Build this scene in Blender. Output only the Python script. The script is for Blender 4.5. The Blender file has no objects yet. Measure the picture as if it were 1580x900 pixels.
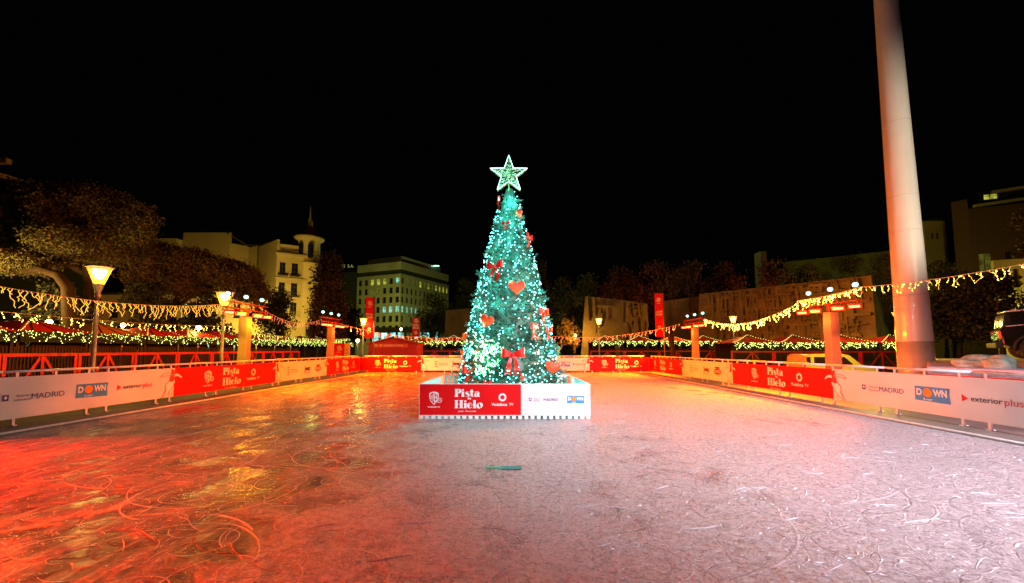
import bpy, bmesh, math, random
import numpy as np
from mathutils import Vector, Matrix
random.seed(7); rng = np.random.default_rng(7)
SC = bpy.context.scene; COL = SC.collection
PI = math.pi; R = math.radians
# ------------------------------------------------------------------ camera
F = 614.0; PITCH = math.atan(44/614); CAMZ = 1.6; K = 614/885; PPY = 495
cam_d = bpy.data.cameras.new('camera'); cam_d.sensor_width = 36; cam_d.lens = 36*F/1580
cam_d.shift_y = (PPY-450)/1580; cam_d.clip_start = .05; cam_d.clip_end = 2000
cam = bpy.data.objects.new('camera', cam_d); COL.objects.link(cam)
cam.location = (0, 0, CAMZ); cam.rotation_euler = (R(90)+PITCH, 0, 0); SC.camera = cam
# ------------------------------------------------------------------ world, exposure
W = bpy.data.worlds.new('World'); SC.world = W; W.use_nodes = True
bg = W.node_tree.nodes['Background']; bg.inputs[0].default_value = (.10, .085, .11, 1); bg.inputs[1].default_value = .006
SC.view_settings.view_transform = 'Standard'; SC.view_settings.look = 'None'
SC.view_settings.exposure = 0; SC.view_settings.gamma = 1
SC.render.engine = 'CYCLES'
try:
    SC.cycles.use_denoising = True; SC.cycles.denoiser = 'OPENIMAGEDENOISE'
    SC.cycles.sample_clamp_indirect = 4; SC.cycles.max_bounces = 5; SC.cycles.diffuse_bounces = 2
    SC.cycles.glossy_bounces = 3; SC.cycles.transparent_max_bounces = 8; SC.cycles.use_light_tree = True
except Exception: pass

def lamp(name, kind, loc, power, color, target=None, size=60, blend=.6, radius=.1):
    d = bpy.data.lights.new(name, kind); d.energy = power; d.color = color
    d.shadow_soft_size = radius
    if kind == 'SPOT': d.spot_size = R(size); d.spot_blend = blend
    o = bpy.data.objects.new(name, d); COL.objects.link(o); o.location = loc
    if target is not None:
        o.rotation_euler = (Vector(target)-Vector(loc)).to_track_quat('-Z', 'Y').to_euler()
    return o
WARM = (1, .50, .08); REDL = (1, .022, .002); ORNG = (1, .125, .002); WHT = (1, .84, .93); CYAN = (.10, .85, .80)
# unseen white floods beside and behind the camera, some added to lift single objects
lamp('unseen_flood', 'SPOT', (9.5, -5.0, 6.5), 31000, (1, .78, .86), (6.2, 5.4, 0), 60, 1, .12)
lamp('unseen_flood', 'SPOT', (3.5, -8.0, 5.0), 2000, (1, .90, .93), (.3, 9.8, .5), 34, 1, .12)
lamp('unseen_flood', 'SPOT', (12.0, 3.5, 3.8), 1150, WHT, (-10.4, 10.0, 1.3), 34, 1, .1)  # added to brighten the left-hand banners
lamp('unseen_flood', 'SPOT', (15.2, 4.5, 4.2), 7200, (1, .88, .64), (15.4, 15.3, 8.4), 48, .8, .1)  # added to brighten the tall pole
lamp('unseen_flood', 'SPOT', (-5.0, -6.0, 4.5), 3600, WHT, (9.6, 8.5, .9), 30, 1, .12)  # added to brighten the right-hand banners
lamp('unseen_flood', 'SPOT', (.5, -6.0, 3.2), 3200, (1, .80, .70), (0, 10.9, 3.7), 17, .8, .12)  # narrow spot added to lift the tree and its red ornaments
# infrared heaters of the masts beside the camera
for y_ in (4.2, 5.3, 6.4):
    lamp('heater_glow', 'SPOT', (-11.3, y_, 3.0), 12000, REDL, (-7.8, y_-1.3, 0), 66, 1, .15)
lamp('heater_glow', 'SPOT', (11.8, 4.5, 3.0), 500, REDL, (8, 4, 0), 140, .8, .15)
# ------------------------------------------------------------------ helpers
sp, cp = math.sin(PITCH), math.cos(PITCH)
def ray(px, py):
    x = (px-790)/F; y = (PPY-py)/F
    return Vector((x, cp-y*sp, sp+y*cp))
def at(px, py, Y, real=False):
    Y = Y if real else Y*K
    d = ray(px, py); t = Y/d.y
    return Vector((d.x*t, Y, CAMZ+d.z*t))
def atX(px, py, X):
    d = ray(px, py); t = X/d.x
    return Vector((X, d.y*t, CAMZ+d.z*t))
ORD = ['first','second','third','fourth','fifth','sixth','seventh','eighth','ninth','tenth','eleventh','twelfth','thirteenth','fourteenth','fifteenth','sixteenth','seventeenth','eighteenth']

def nmat(name):
    m = bpy.data.materials.new(name); m.use_nodes = True
    return m, m.node_tree, m.node_tree.nodes['Principled BSDF']
def pmat(name, col, rough=.6, var=.2, scale=4, bump=.0, metal=0, bscale=None, coat=0, spec=.5):
    m, t, b = nmat(name); N = t.nodes; L = t.links
    tc = N.new('ShaderNodeTexCoord'); n = N.new('ShaderNodeTexNoise')
    n.inputs['Scale'].default_value = scale; n.inputs['Detail'].default_value = 5
    L.new(tc.outputs['Object'], n.inputs['Vector'])
    r = N.new('ShaderNodeValToRGB')
    r.color_ramp.elements[0].position = .3; r.color_ramp.elements[1].position = .7
    r.color_ramp.elements[0].color = tuple(c*(1-var) for c in col[:3])+(1,)
    r.color_ramp.elements[1].color = tuple(min(1, c*(1+var)) for c in col[:3])+(1,)
    L.new(n.outputs['Fac'], r.inputs[0]); L.new(r.outputs[0], b.inputs['Base Color'])
    b.inputs['Roughness'].default_value = rough; b.inputs['Metallic'].default_value = metal
    b.inputs['Coat Weight'].default_value = coat; b.inputs['Specular IOR Level'].default_value = spec
    if bump:
        n2 = N.new('ShaderNodeTexNoise'); n2.inputs['Scale'].default_value = bscale or scale*4; n2.inputs['Detail'].default_value = 6
        L.new(tc.outputs['Object'], n2.inputs['Vector'])
        bu = N.new('ShaderNodeBump'); bu.inputs['Strength'].default_value = min(1, bump); bu.inputs['Distance'].default_value = .05*bump
        L.new(n2.outputs['Fac'], bu.inputs['Height']); L.new(bu.outputs[0], b.inputs['Normal'])
    return m
def emat(name, col, strength, sample=False, base=None, vary=0):
    m, t, b = nmat(name)
    b.inputs['Base Color'].default_value = (base or col)[:3]+(1,)
    b.inputs['Emission Color'].default_value = tuple(col[:3])+(1,); b.inputs['Emission Strength'].default_value = strength
    b.inputs['Roughness'].default_value = .4
    if vary:
        N = t.nodes; L = t.links
        tc = N.new('ShaderNodeTexCoord'); n = N.new('ShaderNodeTexNoise'); n.inputs['Scale'].default_value = vary
        L.new(tc.outputs['Object'], n.inputs['Vector'])
        mr = N.new('ShaderNodeMapRange'); mr.inputs[1].default_value = .35; mr.inputs[2].default_value = .65
        mr.inputs[3].default_value = strength*.15; mr.inputs[4].default_value = strength*1.3
        L.new(n.outputs['Fac'], mr.inputs[0]); L.new(mr.outputs[0], b.inputs['Emission Strength'])
    if not sample: m.cycles.emission_sampling = 'NONE'
    return m

def tag(o, label=None, cat=None, group=None, kind=None):
    if label: o['label'] = label
    if cat: o['category'] = cat
    if group: o['group'] = group
    if kind: o['kind'] = kind
    return o
def empty(name, loc=(0, 0, 0), rz=0, **k):
    o = bpy.data.objects.new(name, None); COL.objects.link(o); o.location = loc; o.rotation_euler = (0, 0, rz)
    o.empty_display_size = .2
    return tag(o, **k)
def kids(o): return [c for c in ALL if c.parent == o]
def copy_tree(o, parent=None, chmap=None):
    c = o.copy(); COL.objects.link(c)
    if parent is not None: c.parent = parent
    for ch in list(chmap[o.name] if chmap else o.children): copy_tree(ch, c)
    return c

class MB:
    def __init__(s): s.v = []; s.f = []; s.m = []; s.cur = 0; s.smooth = False; s.sf = []
    def add(s, vs, fs):
        o = len(s.v); s.v += [tuple(v) for v in vs]
        for f in fs: s.f.append(tuple(i+o for i in f)); s.m.append(s.cur); s.sf.append(s.smooth)
        return s
    def box(s, c, d, rot=None, taper=1.0):
        x, y, z = (q/2 for q in d); vs = []
        for k in (-1, 1):
            t = taper if k == 1 else 1
            for a, b in ((-1, -1), (1, -1), (1, 1), (-1, 1)): vs.append(Vector((a*x*t, b*y*t, k*z)))
        if rot is not None: vs = [rot @ v for v in vs]
        vs = [v+Vector(c) for v in vs]
        return s.add(vs, [(3, 2, 1, 0), (4, 5, 6, 7), (0, 1, 5, 4), (1, 2, 6, 5), (2, 3, 7, 6), (3, 0, 4, 7)])
    def bar(s, a, b, w, h=None):
        a = Vector(a); b = Vector(b); d = b-a; h = h or w
        q = d.to_track_quat('X', 'Z').to_matrix()
        return s.box((a+b)/2, (d.length, w, h), q)
    def tube(s, pts, r, n=8, cap=True):
        pts = [Vector(p) for p in pts]; rs = r if hasattr(r, '__len__') else [r]*len(pts)
        vs = []; up = Vector((0, 0, 1)); prev = None
        for i, p in enumerate(pts):
            d = (pts[min(i+1, len(pts)-1)]-pts[max(i-1, 0)])
            if d.length < 1e-9: d = Vector((0, 0, 1))
            d.normalize()
            if prev is None: a = d.orthogonal().normalized()
            else:
                a = prev-d*prev.dot(d)
                a = a.normalized() if a.length > 1e-6 else d.orthogonal().normalized()
            prev = a; b = d.cross(a)
            for k in range(n):
                t = 2*PI*k/n; vs.append(p+a*(math.cos(t)*rs[i])+b*(math.sin(t)*rs[i]))
        fs = [(i*n+k, i*n+(k+1) % n, (i+1)*n+(k+1) % n, (i+1)*n+k) for i in range(len(pts)-1) for k in range(n)]
        if cap: fs += [tuple(range(n))[::-1], tuple((len(pts)-1)*n+k for k in range(n))]
        return s.add(vs, fs)
    def cyl(s, a, b, r, r2=None, n=16): return s.tube([a, b], [r, r if r2 is None else r2], n)
    def lathe(s, c, prof, n=20):
        vs = [(c[0]+r*math.cos(2*PI*k/n), c[1]+r*math.sin(2*PI*k/n), c[2]+z) for r, z in prof for k in range(n)]
        fs = [(i*n+k, i*n+(k+1) % n, (i+1)*n+(k+1) % n, (i+1)*n+k) for i in range(len(prof)-1) for k in range(n)]
        return s.add(vs, fs)
    def octa(s, p, r, st=1):
        x, y, z = p
        return s.add([(x+r, y, z), (x, y+r, z), (x-r, y, z), (x, y-r, z), (x, y, z+r*st), (x, y, z-r*st)],
            [(0, 1, 4), (1, 2, 4), (2, 3, 4), (3, 0, 4), (1, 0, 5), (2, 1, 5), (3, 2, 5), (0, 3, 5)])
    def prism(s, pts, z0, z1):
        n = len(pts); vs = [(x, y, z0) for x, y in pts]+[(x, y, z1) for x, y in pts]
        return s.add(vs, [tuple(range(n))[::-1], tuple(range(n, 2*n))]+[(i, (i+1) % n, n+(i+1) % n, n+i) for i in range(n)])
    def build(s, name, mats, parent=None, origin=(0, 0, 0), bevel=0):
        me = bpy.data.meshes.new(name); ox, oy, oz = origin
        me.from_pydata([(x-ox, y-oy, z-oz) for x, y, z in s.v], [], s.f)
        mats = mats if isinstance(mats, (list, tuple)) else [mats]
        for m in mats: me.materials.append(m)
        me.polygons.foreach_set('material_index', s.m)
        me.polygons.foreach_set('use_smooth', s.sf); me.update()
        o = bpy.data.objects.new(name, me); COL.objects.link(o)
        if parent is not None: o.parent = parent
        else: o.location = origin
        if bevel:
            b = o.modifiers.new('bevel', 'BEVEL'); b.width = bevel; b.segments = 2; b.limit_method = 'ANGLE'
        return o
def quads(name, cen, size, mat, parent=None, origin=(0, 0, 0), aspect=1.0, dirs=None, mat_idx=None):
    """many small leaf faces at the centres cen (n,3)"""
    n = len(cen)
    a = rng.normal(size=(n, 3)) if dirs is None else dirs
    a /= np.linalg.norm(a, axis=1)[:, None]+1e-9
    b = np.cross(a, rng.normal(size=(n, 3))); b /= np.linalg.norm(b, axis=1)[:, None]+1e-9
    sz = (size*(.6+.8*rng.random(n)))[:, None]
    A = a*sz*aspect; B = b*sz
    v = np.stack([cen-A-B*.5, cen+A*.2-B, cen+A, cen-A*.2+B], 1).reshape(-1, 3)-np.array(origin)
    me = bpy.data.meshes.new(name); me.vertices.add(4*n); me.vertices.foreach_set('co', v.astype(np.float32).ravel())
    me.loops.add(4*n); me.loops.foreach_set('vertex_index', np.arange(4*n, dtype=np.int32))
    me.polygons.add(n); me.polygons.foreach_set('loop_start', np.arange(0, 4*n, 4, dtype=np.int32))
    me.materials.append(mat); me.update(calc_edges=True); me.validate()
    o = bpy.data.objects.new(name, me); COL.objects.link(o)
    if parent is not None: o.parent = parent
    else: o.location = origin
    return o

# ------------------------------------------------------------------ materials
M = {}
M['galv'] = pmat('galvanised steel', (.74, .72, .73), .38, .15, 12, .1, metal=.1)
M['vinyl_red'] = pmat('red vinyl', (.62, .004, .006), .5, .12, 1.2, .5, bscale=1.6, spec=.15)
M['vinyl_white'] = pmat('white vinyl', (.70, .68, .69), .5, .09, .9, .55, bscale=1.4, spec=.2)
M['print_white'] = pmat('white print', (.80, .79, .78), .5, .03)
M['print_red'] = pmat('red print', (.62, .008, .012), .5, .03)
M['print_navy'] = pmat('navy print', (.03, .04, .22), .5, .05)
M['print_blue'] = pmat('blue print', (.01, .13, .60), .5, .05)
M['print_cyan'] = pmat('bright blue print', (.01, .25, .62), .5, .05)
M['print_orange'] = pmat('orange print', (.85, .25, .01), .5, .05)
M['print_black'] = pmat('black print', (.012, .01, .012), .5, .05)
M['print_grey'] = pmat('grey print', (.28, .27, .30), .5, .05)
M['black'] = pmat('black metal', (.015, .015, .016), .45, .2)
M['dark'] = pmat('dark timber', (.025, .016, .012), .7, .4, 3, .2)
M['lamp_metal'] = pmat('grey lamp post metal', (.30, .29, .34), .4, .2, 6, .1, metal=.5)
M['wrap'] = pmat('white cloth wrap', (.22, .20, .18), .6, .1, 2.5, .5, bscale=2.2)
M['redpaint'] = pmat('red painted timber', (.42, .012, .01), .5, .25, 3, .1)
M['tent_red'] = pmat('red tent canvas', (.55, .012, .008), .6, .2, 2, .2)
M['ribbon'] = pmat('red velvet ribbon', (.72, .012, .006), .35, .2, 6, .2)
M['heart'] = pmat('red felt heart', (.88, .06, .008), .5, .12, 8, .1)
M['bulb_warm'] = emat('warm bulb', (1, .72, .10), 16, base=(.9, .7, .3))
M['bulb_green'] = emat('yellow green bulb', (.80, 1, .20), 3.6, base=(.8, .9, .4))
M['wire_gold'] = emat('golden light wire', (1, .55, .05), 1.6, base=(.8, .6, .2))
M['wire_rose'] = emat('rose light wire', (1, .36, .22), .8, base=(.7, .4, .3))
M['wire_pale'] = pmat('pale wire', (.6, .45, .3), .5, .1)
M['garland'] = pmat('artificial garland', (.010, .030, .006), .8, .4, 12)
M['snow'] = pmat('packed artificial snow', (.52, .51, .54), .7, .1, 3, .8, bscale=9)

def curve_pts(a, b, sag, n):
    a = Vector(a); b = Vector(b)
    return [a.lerp(b, i/n)-Vector((0, 0, sag*4*(i/n)*(1-i/n))) for i in range(n+1)]

# ------------------------------------------------------------------ ice
def ice_material():
    m, t, b = nmat('skated ice'); N = t.nodes; L = t.links
    def node(ty, **k):
        n = N.new(ty)
        for a, v in k.items(): setattr(n, a, v)
        return n
    def math_(op, a, b_=None, c=None, clamp=False):
        n = node('ShaderNodeMath', operation=op, use_clamp=clamp)
        for i, q in enumerate((a, b_, c)):
            if q is None: continue
            if isinstance(q, (int, float)): n.inputs[i].default_value = q
            else: L.new(q, n.inputs[i])
        return n.outputs[0]
    def rng_(v, a, b_, c=0, d=1):
        n = node('ShaderNodeMapRange', interpolation_type='SMOOTHSTEP')
        L.new(v, n.inputs[0])
        for i, q in enumerate((a, b_, c, d)): n.inputs[i+1].default_value = q
        return n.outputs[0]
    tc = node('ShaderNodeTexCoord'); P = tc.outputs['Object']
    def mapping(sc, rot=0, loc=(0, 0, 0)):
        n = node('ShaderNodeMapping'); L.new(P, n.inputs[0]); n.inputs['Scale'].default_value = sc
        n.inputs['Rotation'].default_value = (0, 0, rot); n.inputs['Location'].default_value = loc; return n.outputs[0]
    def noise(vec, s, det=5, dist=0, rough=.5):
        n = node('ShaderNodeTexNoise'); L.new(vec, n.inputs['Vector']); n.inputs['Scale'].default_value = s
        n.inputs['Detail'].default_value = det; n.inputs['Distortion'].default_value = dist; n.inputs['Roughness'].default_value = rough
        return n.outputs['Fac']
    sx = node('ShaderNodeSeparateXYZ'); L.new(P, sx.inputs[0]); X = sx.outputs[0]; Y = sx.outputs[1]
    # arcs cut by skates
    def arcs(scale, rot, loc, width, gate):
        mp = mapping((scale, scale, 1), rot, loc)
        wn = node('ShaderNodeTexNoise'); L.new(mp, wn.inputs['Vector']); wn.inputs['Scale'].default_value = .8; wn.inputs['Detail'].default_value = 1
        mx = node('ShaderNodeMix', data_type='VECTOR'); mx.inputs[0].default_value = .13
        L.new(mp, mx.inputs[4]); L.new(wn.outputs['Color'], mx.inputs[5])
        v = node('ShaderNodeTexVoronoi', voronoi_dimensions='2D'); L.new(mx.outputs[1], v.inputs['Vector']); v.inputs['Scale'].default_value = 1
        v.inputs['Randomness'].default_value = 1
        cs = node('ShaderNodeSeparateColor'); L.new(v.outputs['Color'], cs.inputs[0])
        rad = math_('MULTIPLY_ADD', cs.outputs[0], .75, .15)
        d = math_('ABSOLUTE', math_('SUBTRACT', v.outputs['Distance'], rad))
        line = rng_(d, width*.3*scale, width*scale, 1, 0)
        g = rng_(noise(mp, 1.3, 2), gate, gate+.12)
        return math_('MULTIPLY', line, g)
    A = None
    for sc, rot, loc, w, g in ((.35, .3, (3, 1, 0), .017, .44), (.5, 1.4, (7, 5, 0), .013, .44), (.75, 2.2, (1, 9, 0), .011, .45),
                               (1.0, .9, (11, 2, 0), .010, .45), (1.5, .1, (5, 5, 0), .008, .40), (.6, 2.9, (2, 14, 0), .012, .38), (.85, 1.1, (61, 14, 0), .010, .38)):
        a = arcs(sc*1.45, rot, loc, w*.74, g-.03); A = a if A is None else math_('MAXIMUM', A, a)
    B = None
    for sc, rot, loc, w, g in ((.3, .6, (31, 1, 0), .020, .45), (.45, 2.4, (17, 25, 0), .015, .45), (.8, 1.2, (41, 9, 0), .010, .36), (1.2, 2.0, (51, 2, 0), .009, .36), (.55, .2, (71, 32, 0), .012, .36), (1.7, 2.7, (81, 12, 0), .007, .38)):
        a = arcs(sc*1.45, rot, loc, w*.74, g-.03); B = a if B is None else math_('MAXIMUM', B, a)
    # long streaks left by the sweeping of the surface
    st = noise(mapping((4.2, .5, 1), .12), 1.3, 8, .5, .68)
    st2 = noise(mapping((14, .8, 1), -.3, (4, 0, 0)), 1.6, 6, .4, .68)
    streak = math_('MULTIPLY', rng_(st, .46, .66), rng_(st2, .38, .6, .35, 1))
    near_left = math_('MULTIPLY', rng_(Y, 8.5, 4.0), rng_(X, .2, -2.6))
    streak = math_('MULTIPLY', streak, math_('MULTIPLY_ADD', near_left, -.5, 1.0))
    # frosted against wet areas
    big = noise(mapping((1, .55, 1), .3, (2.2, .7, 0)), .33, 3, .5)
    med = noise(P, 1.6, 7, .6, .62)
    fine = noise(P, 38, 6, .2, .75)
    grain = noise(P, 15, 7, .3, .8)
    chips = noise(P, 7, 8, 1.6, .72)
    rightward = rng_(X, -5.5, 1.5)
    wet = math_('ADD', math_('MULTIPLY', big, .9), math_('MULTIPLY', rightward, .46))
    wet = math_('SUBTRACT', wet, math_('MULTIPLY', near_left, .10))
    frost = rng_(math_('ADD', wet, math_('MULTIPLY', math_('SUBTRACT', med, .5), 1.15)), .38, .84)
    speck = rng_(fine, .48, .62)
    fr2 = math_('MULTIPLY', frost, math_('MULTIPLY_ADD', speck, .38, .62))
    fr3 = math_('MAXIMUM', fr2, math_('MULTIPLY', streak, math_('MULTIPLY_ADD', rightward, -.7, .9)), None, True)
    chipm = rng_(chips, .60, .70)
    fr4 = math_('MAXIMUM', fr3, math_('MULTIPLY', chipm, math_('MULTIPLY_ADD', frost, .7, .25)), None, True)
    fr4 = math_('MAXIMUM', fr4, math_('MULTIPLY', B, math_('MULTIPLY_ADD', rightward, -.1, .52)))
    gm = math_('MULTIPLY_ADD', rng_(grain, .38, .62), .42, .46)
    fr4 = math_('MULTIPLY', fr4, math_('MAXIMUM', gm, math_('MULTIPLY', math_('MAXIMUM', B, chipm), .95)))
    cr = node('ShaderNodeValToRGB'); e = cr.color_ramp.elements
    e[0].position = 0; e[0].color = (.085, .078, .085, 1); e[1].position = 1; e[1].color = (.80, .79, .82, 1)
    mid = cr.color_ramp.elements.new(.45); mid.color = (.42, .41, .44, 1)
    L.new(fr4, cr.inputs[0])
    dk = node('ShaderNodeMix', data_type='RGBA', blend_type='MULTIPLY'); L.new(math_('MULTIPLY', A, .34), dk.inputs[0])
    L.new(cr.outputs[0], dk.inputs[6]); dk.inputs[7].default_value = (.16, .15, .18, 1)
    L.new(dk.outputs[2], b.inputs['Base Color'])
    rgh = math_('MULTIPLY_ADD', fr4, .48, .10); L.new(math_('ADD', rgh, math_('MULTIPLY', speck, .10)), b.inputs['Roughness'])
    b.inputs['IOR'].default_value = 1.31; b.inputs['Specular IOR Level'].default_value = .75
    h = math_('MULTIPLY_ADD', A, -.011, math_('MULTIPLY', B, .010))
    h = math_('ADD', h, math_('MULTIPLY', fine, math_('MULTIPLY_ADD', frost, .019, .0010)))
    h = math_('ADD', h, math_('MULTIPLY', rng_(chips, .5, .75), math_('MULTIPLY_ADD', frost, .026, .002)))
    h = math_('ADD', h, math_('MULTIPLY', grain, math_('MULTIPLY_ADD', frost, .040, .001)))
    h = math_('ADD', h, math_('MULTIPLY', med, math_('MULTIPLY_ADD', frost, .03, .004)))
    bu = node('ShaderNodeBump'); bu.inputs['Strength'].default_value = .9; bu.inputs['Distance'].default_value = 1
    L.new(h, bu.inputs['Height']); L.new(bu.outputs[0], b.inputs['Normal'])
    return m
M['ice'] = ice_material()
XL, XR, YB, YF = -10.4, 9.4, 39.4*K, -12.0
IN = .95     # width of the rubber edge strip
mb = MB(); mb.add([(XL+IN, YF, 0), (XR-IN, YF, 0), (XR-IN, YB-.5, 0), (XL+IN, YB-.5, 0)], [(0, 1, 2, 3)])
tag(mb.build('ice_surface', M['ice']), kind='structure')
M['rubber'] = pmat('grey rubber matting', (.17, .165, .15), .55, .3, 1.4, .3, bscale=14)
mb = MB()
mb.box(((XL-1.3+XL+IN)/2, (YF+YB)/2, -.205), (IN+1.3, YB-YF+2.6, .42))
mb.box(((XR+1.3+XR-IN)/2, (YF+YB)/2, -.205), (IN+1.3, YB-YF+2.6, .42))
mb.box(((XL+XR)/2, YB+.4, -.206), (XR-XL-2*IN+.002, 1.8, .42))
tag(mb.build('rink_edge_ground', M['rubber']), kind='structure')
M['paving'] = pmat('plaza paving', (.11, .10, .09), .6, .35, .8, .3, bscale=6)
GZ = -.45
mb = MB(); mb.add([(-400, -60, GZ), (400, -60, GZ), (400, 900, GZ), (-400, 900, GZ)], [(0, 1, 2, 3)])
tag(mb.build('ground', M['paving']), kind='structure')
# refrigerant pipes that follow the edge of the ice
for x, nm in ((XL+IN-.05, 'left'), (XR-IN+.05, 'right')):
    mb = MB(); mb.smooth = True
    mb.tube([(x, YF+1, .03), (x, YB-.6, .03)], .025, 8)
    tag(mb.build('edge_pipe', M['galv'], None, (x, YF+1, 0)), label='thin pale pipe lying along the %s edge of the ice' % nm, cat='pipe')
# raised skate ridges and shavings
def ridges():
    mb = MB(); mb.smooth = True
    for _ in range(420):
        y0 = 1.6+9*random.random()**1.4; x0 = random.uniform(-1.3, 1.3)*y0
        if x0 < XL+1.5 or x0 > XR-1.5: continue
        if x0 < -.25*y0 and random.random() < .75: continue
        r = random.choice((.25, .5, 1, 2.2, 5, 9)); a0 = random.uniform(0, 2*PI); ln = random.uniform(.06, .42)
        da = ln/r; n = 9; s = random.choice((-1, 1))
        if da > 4: da = 4
        pts = []; rs = []; w = random.uniform(.0015, .0048)
        cx, cy = x0-r*math.cos(a0), y0-r*math.sin(a0)
        for i in range(n):
            a = a0+s*da*i/(n-1); pts.append((cx+r*math.cos(a), cy+r*math.sin(a), .001))
            rs.append(w*math.sin(PI*(i+.3)/(n-.4))*random.uniform(.5, 1.3)+.0008)
        mb.tube(pts, rs, 5)
    return tag(mb.build('snow', M['snow']), kind='stuff', label='raised white ridges of snow scraped up by skates')
ridges()
def shavings():
    mb = MB()
    for _ in range(3400):
        y0 = 1.5+10*random.random()**1.6; x0 = random.uniform(-1.35, 1.35)*y0
        if x0 < XL+1.3 or x0 > XR-1.3: continue
        if x0 < -.2*y0 and random.random() < .55: continue
        w = random.uniform(.003, .011); a = random.uniform(0, PI); e = random.uniform(1, 3.5)
        dx, dy = math.cos(a)*w*e, math.sin(a)*w*e; qx, qy = -math.sin(a)*w, math.cos(a)*w
        h = w*random.uniform(.5, 1.3)
        mb.add([(x0-dx, y0-dy, .0005), (x0+qx, y0+qy, .0005), (x0+dx, y0+dy, .0005), (x0-qx, y0-qy, .0005), (x0+qx*.3, y0, h)],
               [(0, 4, 1), (1, 4, 2), (2, 4, 3), (3, 4, 0)])
    return tag(mb.build('ice_shavings_snow', M['snow']), kind='stuff', label='white ice shavings strewn over the rink')
shavings()
PL = 5.49; mb = MB(); p = at(789, 718, PL, True); mb.box((p.x, PL, .006), (.27, .15, .008))  # flat dark rectangle with a green patch beside it
o = empty('ice_mark', (p.x, PL, 0), label='small dark rectangular plate with a green tab lying in the ice', cat='mark')
mb.build('mark', M['black'], o, (p.x, PL, 0))
mb = MB(); mb.box((p.x-.24, PL+.02, .005), (.20, .07, .006)); mb.build('patch', pmat('flat green', (.02, .32, .14), .5, .3, 20), o, (p.x, PL, 0))

# ------------------------------------------------------------------ lettering (drawn flat in u,v; then stood up)
class Ink:
    """flat shapes in u (right) and v (up), split by print colour; later shapes sit a hair in front"""
    def __init__(s): s.d = {}; s.k = 0
    def _mb(s, c): return s.d.setdefault(c, MB())
    def poly(s, c, pts):
        s.k += 1; mb = s._mb(c); d = .0006*(s.k % 12)+.002
        mb.add([(u, -d-(.008 if False else 0), v) for u, v in pts], [tuple(range(len(pts)))])
    def rib(s, c, pts, ws):
        n = len(pts); ws = ws if hasattr(ws, '__len__') else [ws]*n
        s.k += 1; mb = s._mb(c); d = .0006*(s.k % 12)+.002; vs = []
        for i in range(n):
            a = pts[max(i-1, 0)]; b = pts[min(i+1, n-1)]; dx, dy = b[0]-a[0], b[1]-a[1]; l = math.hypot(dx, dy) or 1
            nx, ny = -dy/l*ws[i]/2, dx/l*ws[i]/2
            vs += [(pts[i][0]+nx, -d, pts[i][1]+ny), (pts[i][0]-nx, -d, pts[i][1]-ny)]
        mb.add(vs, [(2*i, 2*i+1, 2*i+3, 2*i+2) for i in range(n-1)])
    def ell(s, c, cx, cy, rx, ry, n=20): s.poly(c, [(cx+rx*math.cos(2*PI*k/n), cy+ry*math.sin(2*PI*k/n)) for k in range(n)])
    def rect(s, c, x0, y0, x1, y1): s.poly(c, [(x0, y0), (x1, y0), (x1, y1), (x0, y1)])
    def arc(s, c, cx, cy, rx, ry, a0, a1, wf, n=18):
        pts = [(cx+rx*math.cos(R(a0+(a1-a0)*i/n)), cy+ry*math.sin(R(a0+(a1-a0)*i/n))) for i in range(n+1)]
        ws = [wf(R(a0+(a1-a0)*i/n)) if callable(wf) else wf for i in range(n+1)]
        s.rib(c, pts, ws)
    def text(s, c, txt, cx, cy, width=None, height=None, bold=0, shear=0, align='c'):
        me = text_mesh(txt, bold, shear)
        vs = np.array([v.co[:2] for v in me.vertices]); lo = vs.min(0); hi = vs.max(0)
        if width and height: sx, sy = width/(hi[0]-lo[0]), height/(hi[1]-lo[1])
        elif width: sx = sy = width/(hi[0]-lo[0])
        else: sx = sy = height/(hi[1]-lo[1])
        s.k += 1; d = .0006*(s.k % 12)+.002; mb = s._mb(c)
        mid = (lo+hi)/2
        ox = cx if align == 'c' else cx+(hi[0]-lo[0])/2*sx
        mb.add([((x-mid[0])*sx+ox, -d, (y-mid[1])*sy+cy) for x, y in vs], [tuple(p.vertices) for p in me.polygons])
TM = {}
def text_mesh(txt, bold, shear):
    k = (txt, bold, shear)
    if k in TM: return TM[k]
    c = bpy.data.curves.new('txt', 'FONT'); c.body = txt; c.offset = bold; c.shear = shear; c.resolution_u = 3
    o = bpy.data.objects.new('txt', c); COL.objects.link(o)
    bpy.context.view_layer.update()
    me = bpy.data.meshes.new_from_object(o.evaluated_get(bpy.context.evaluated_depsgraph_get()))
    bpy.data.objects.remove(o); TM[k] = me
    return me

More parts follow.
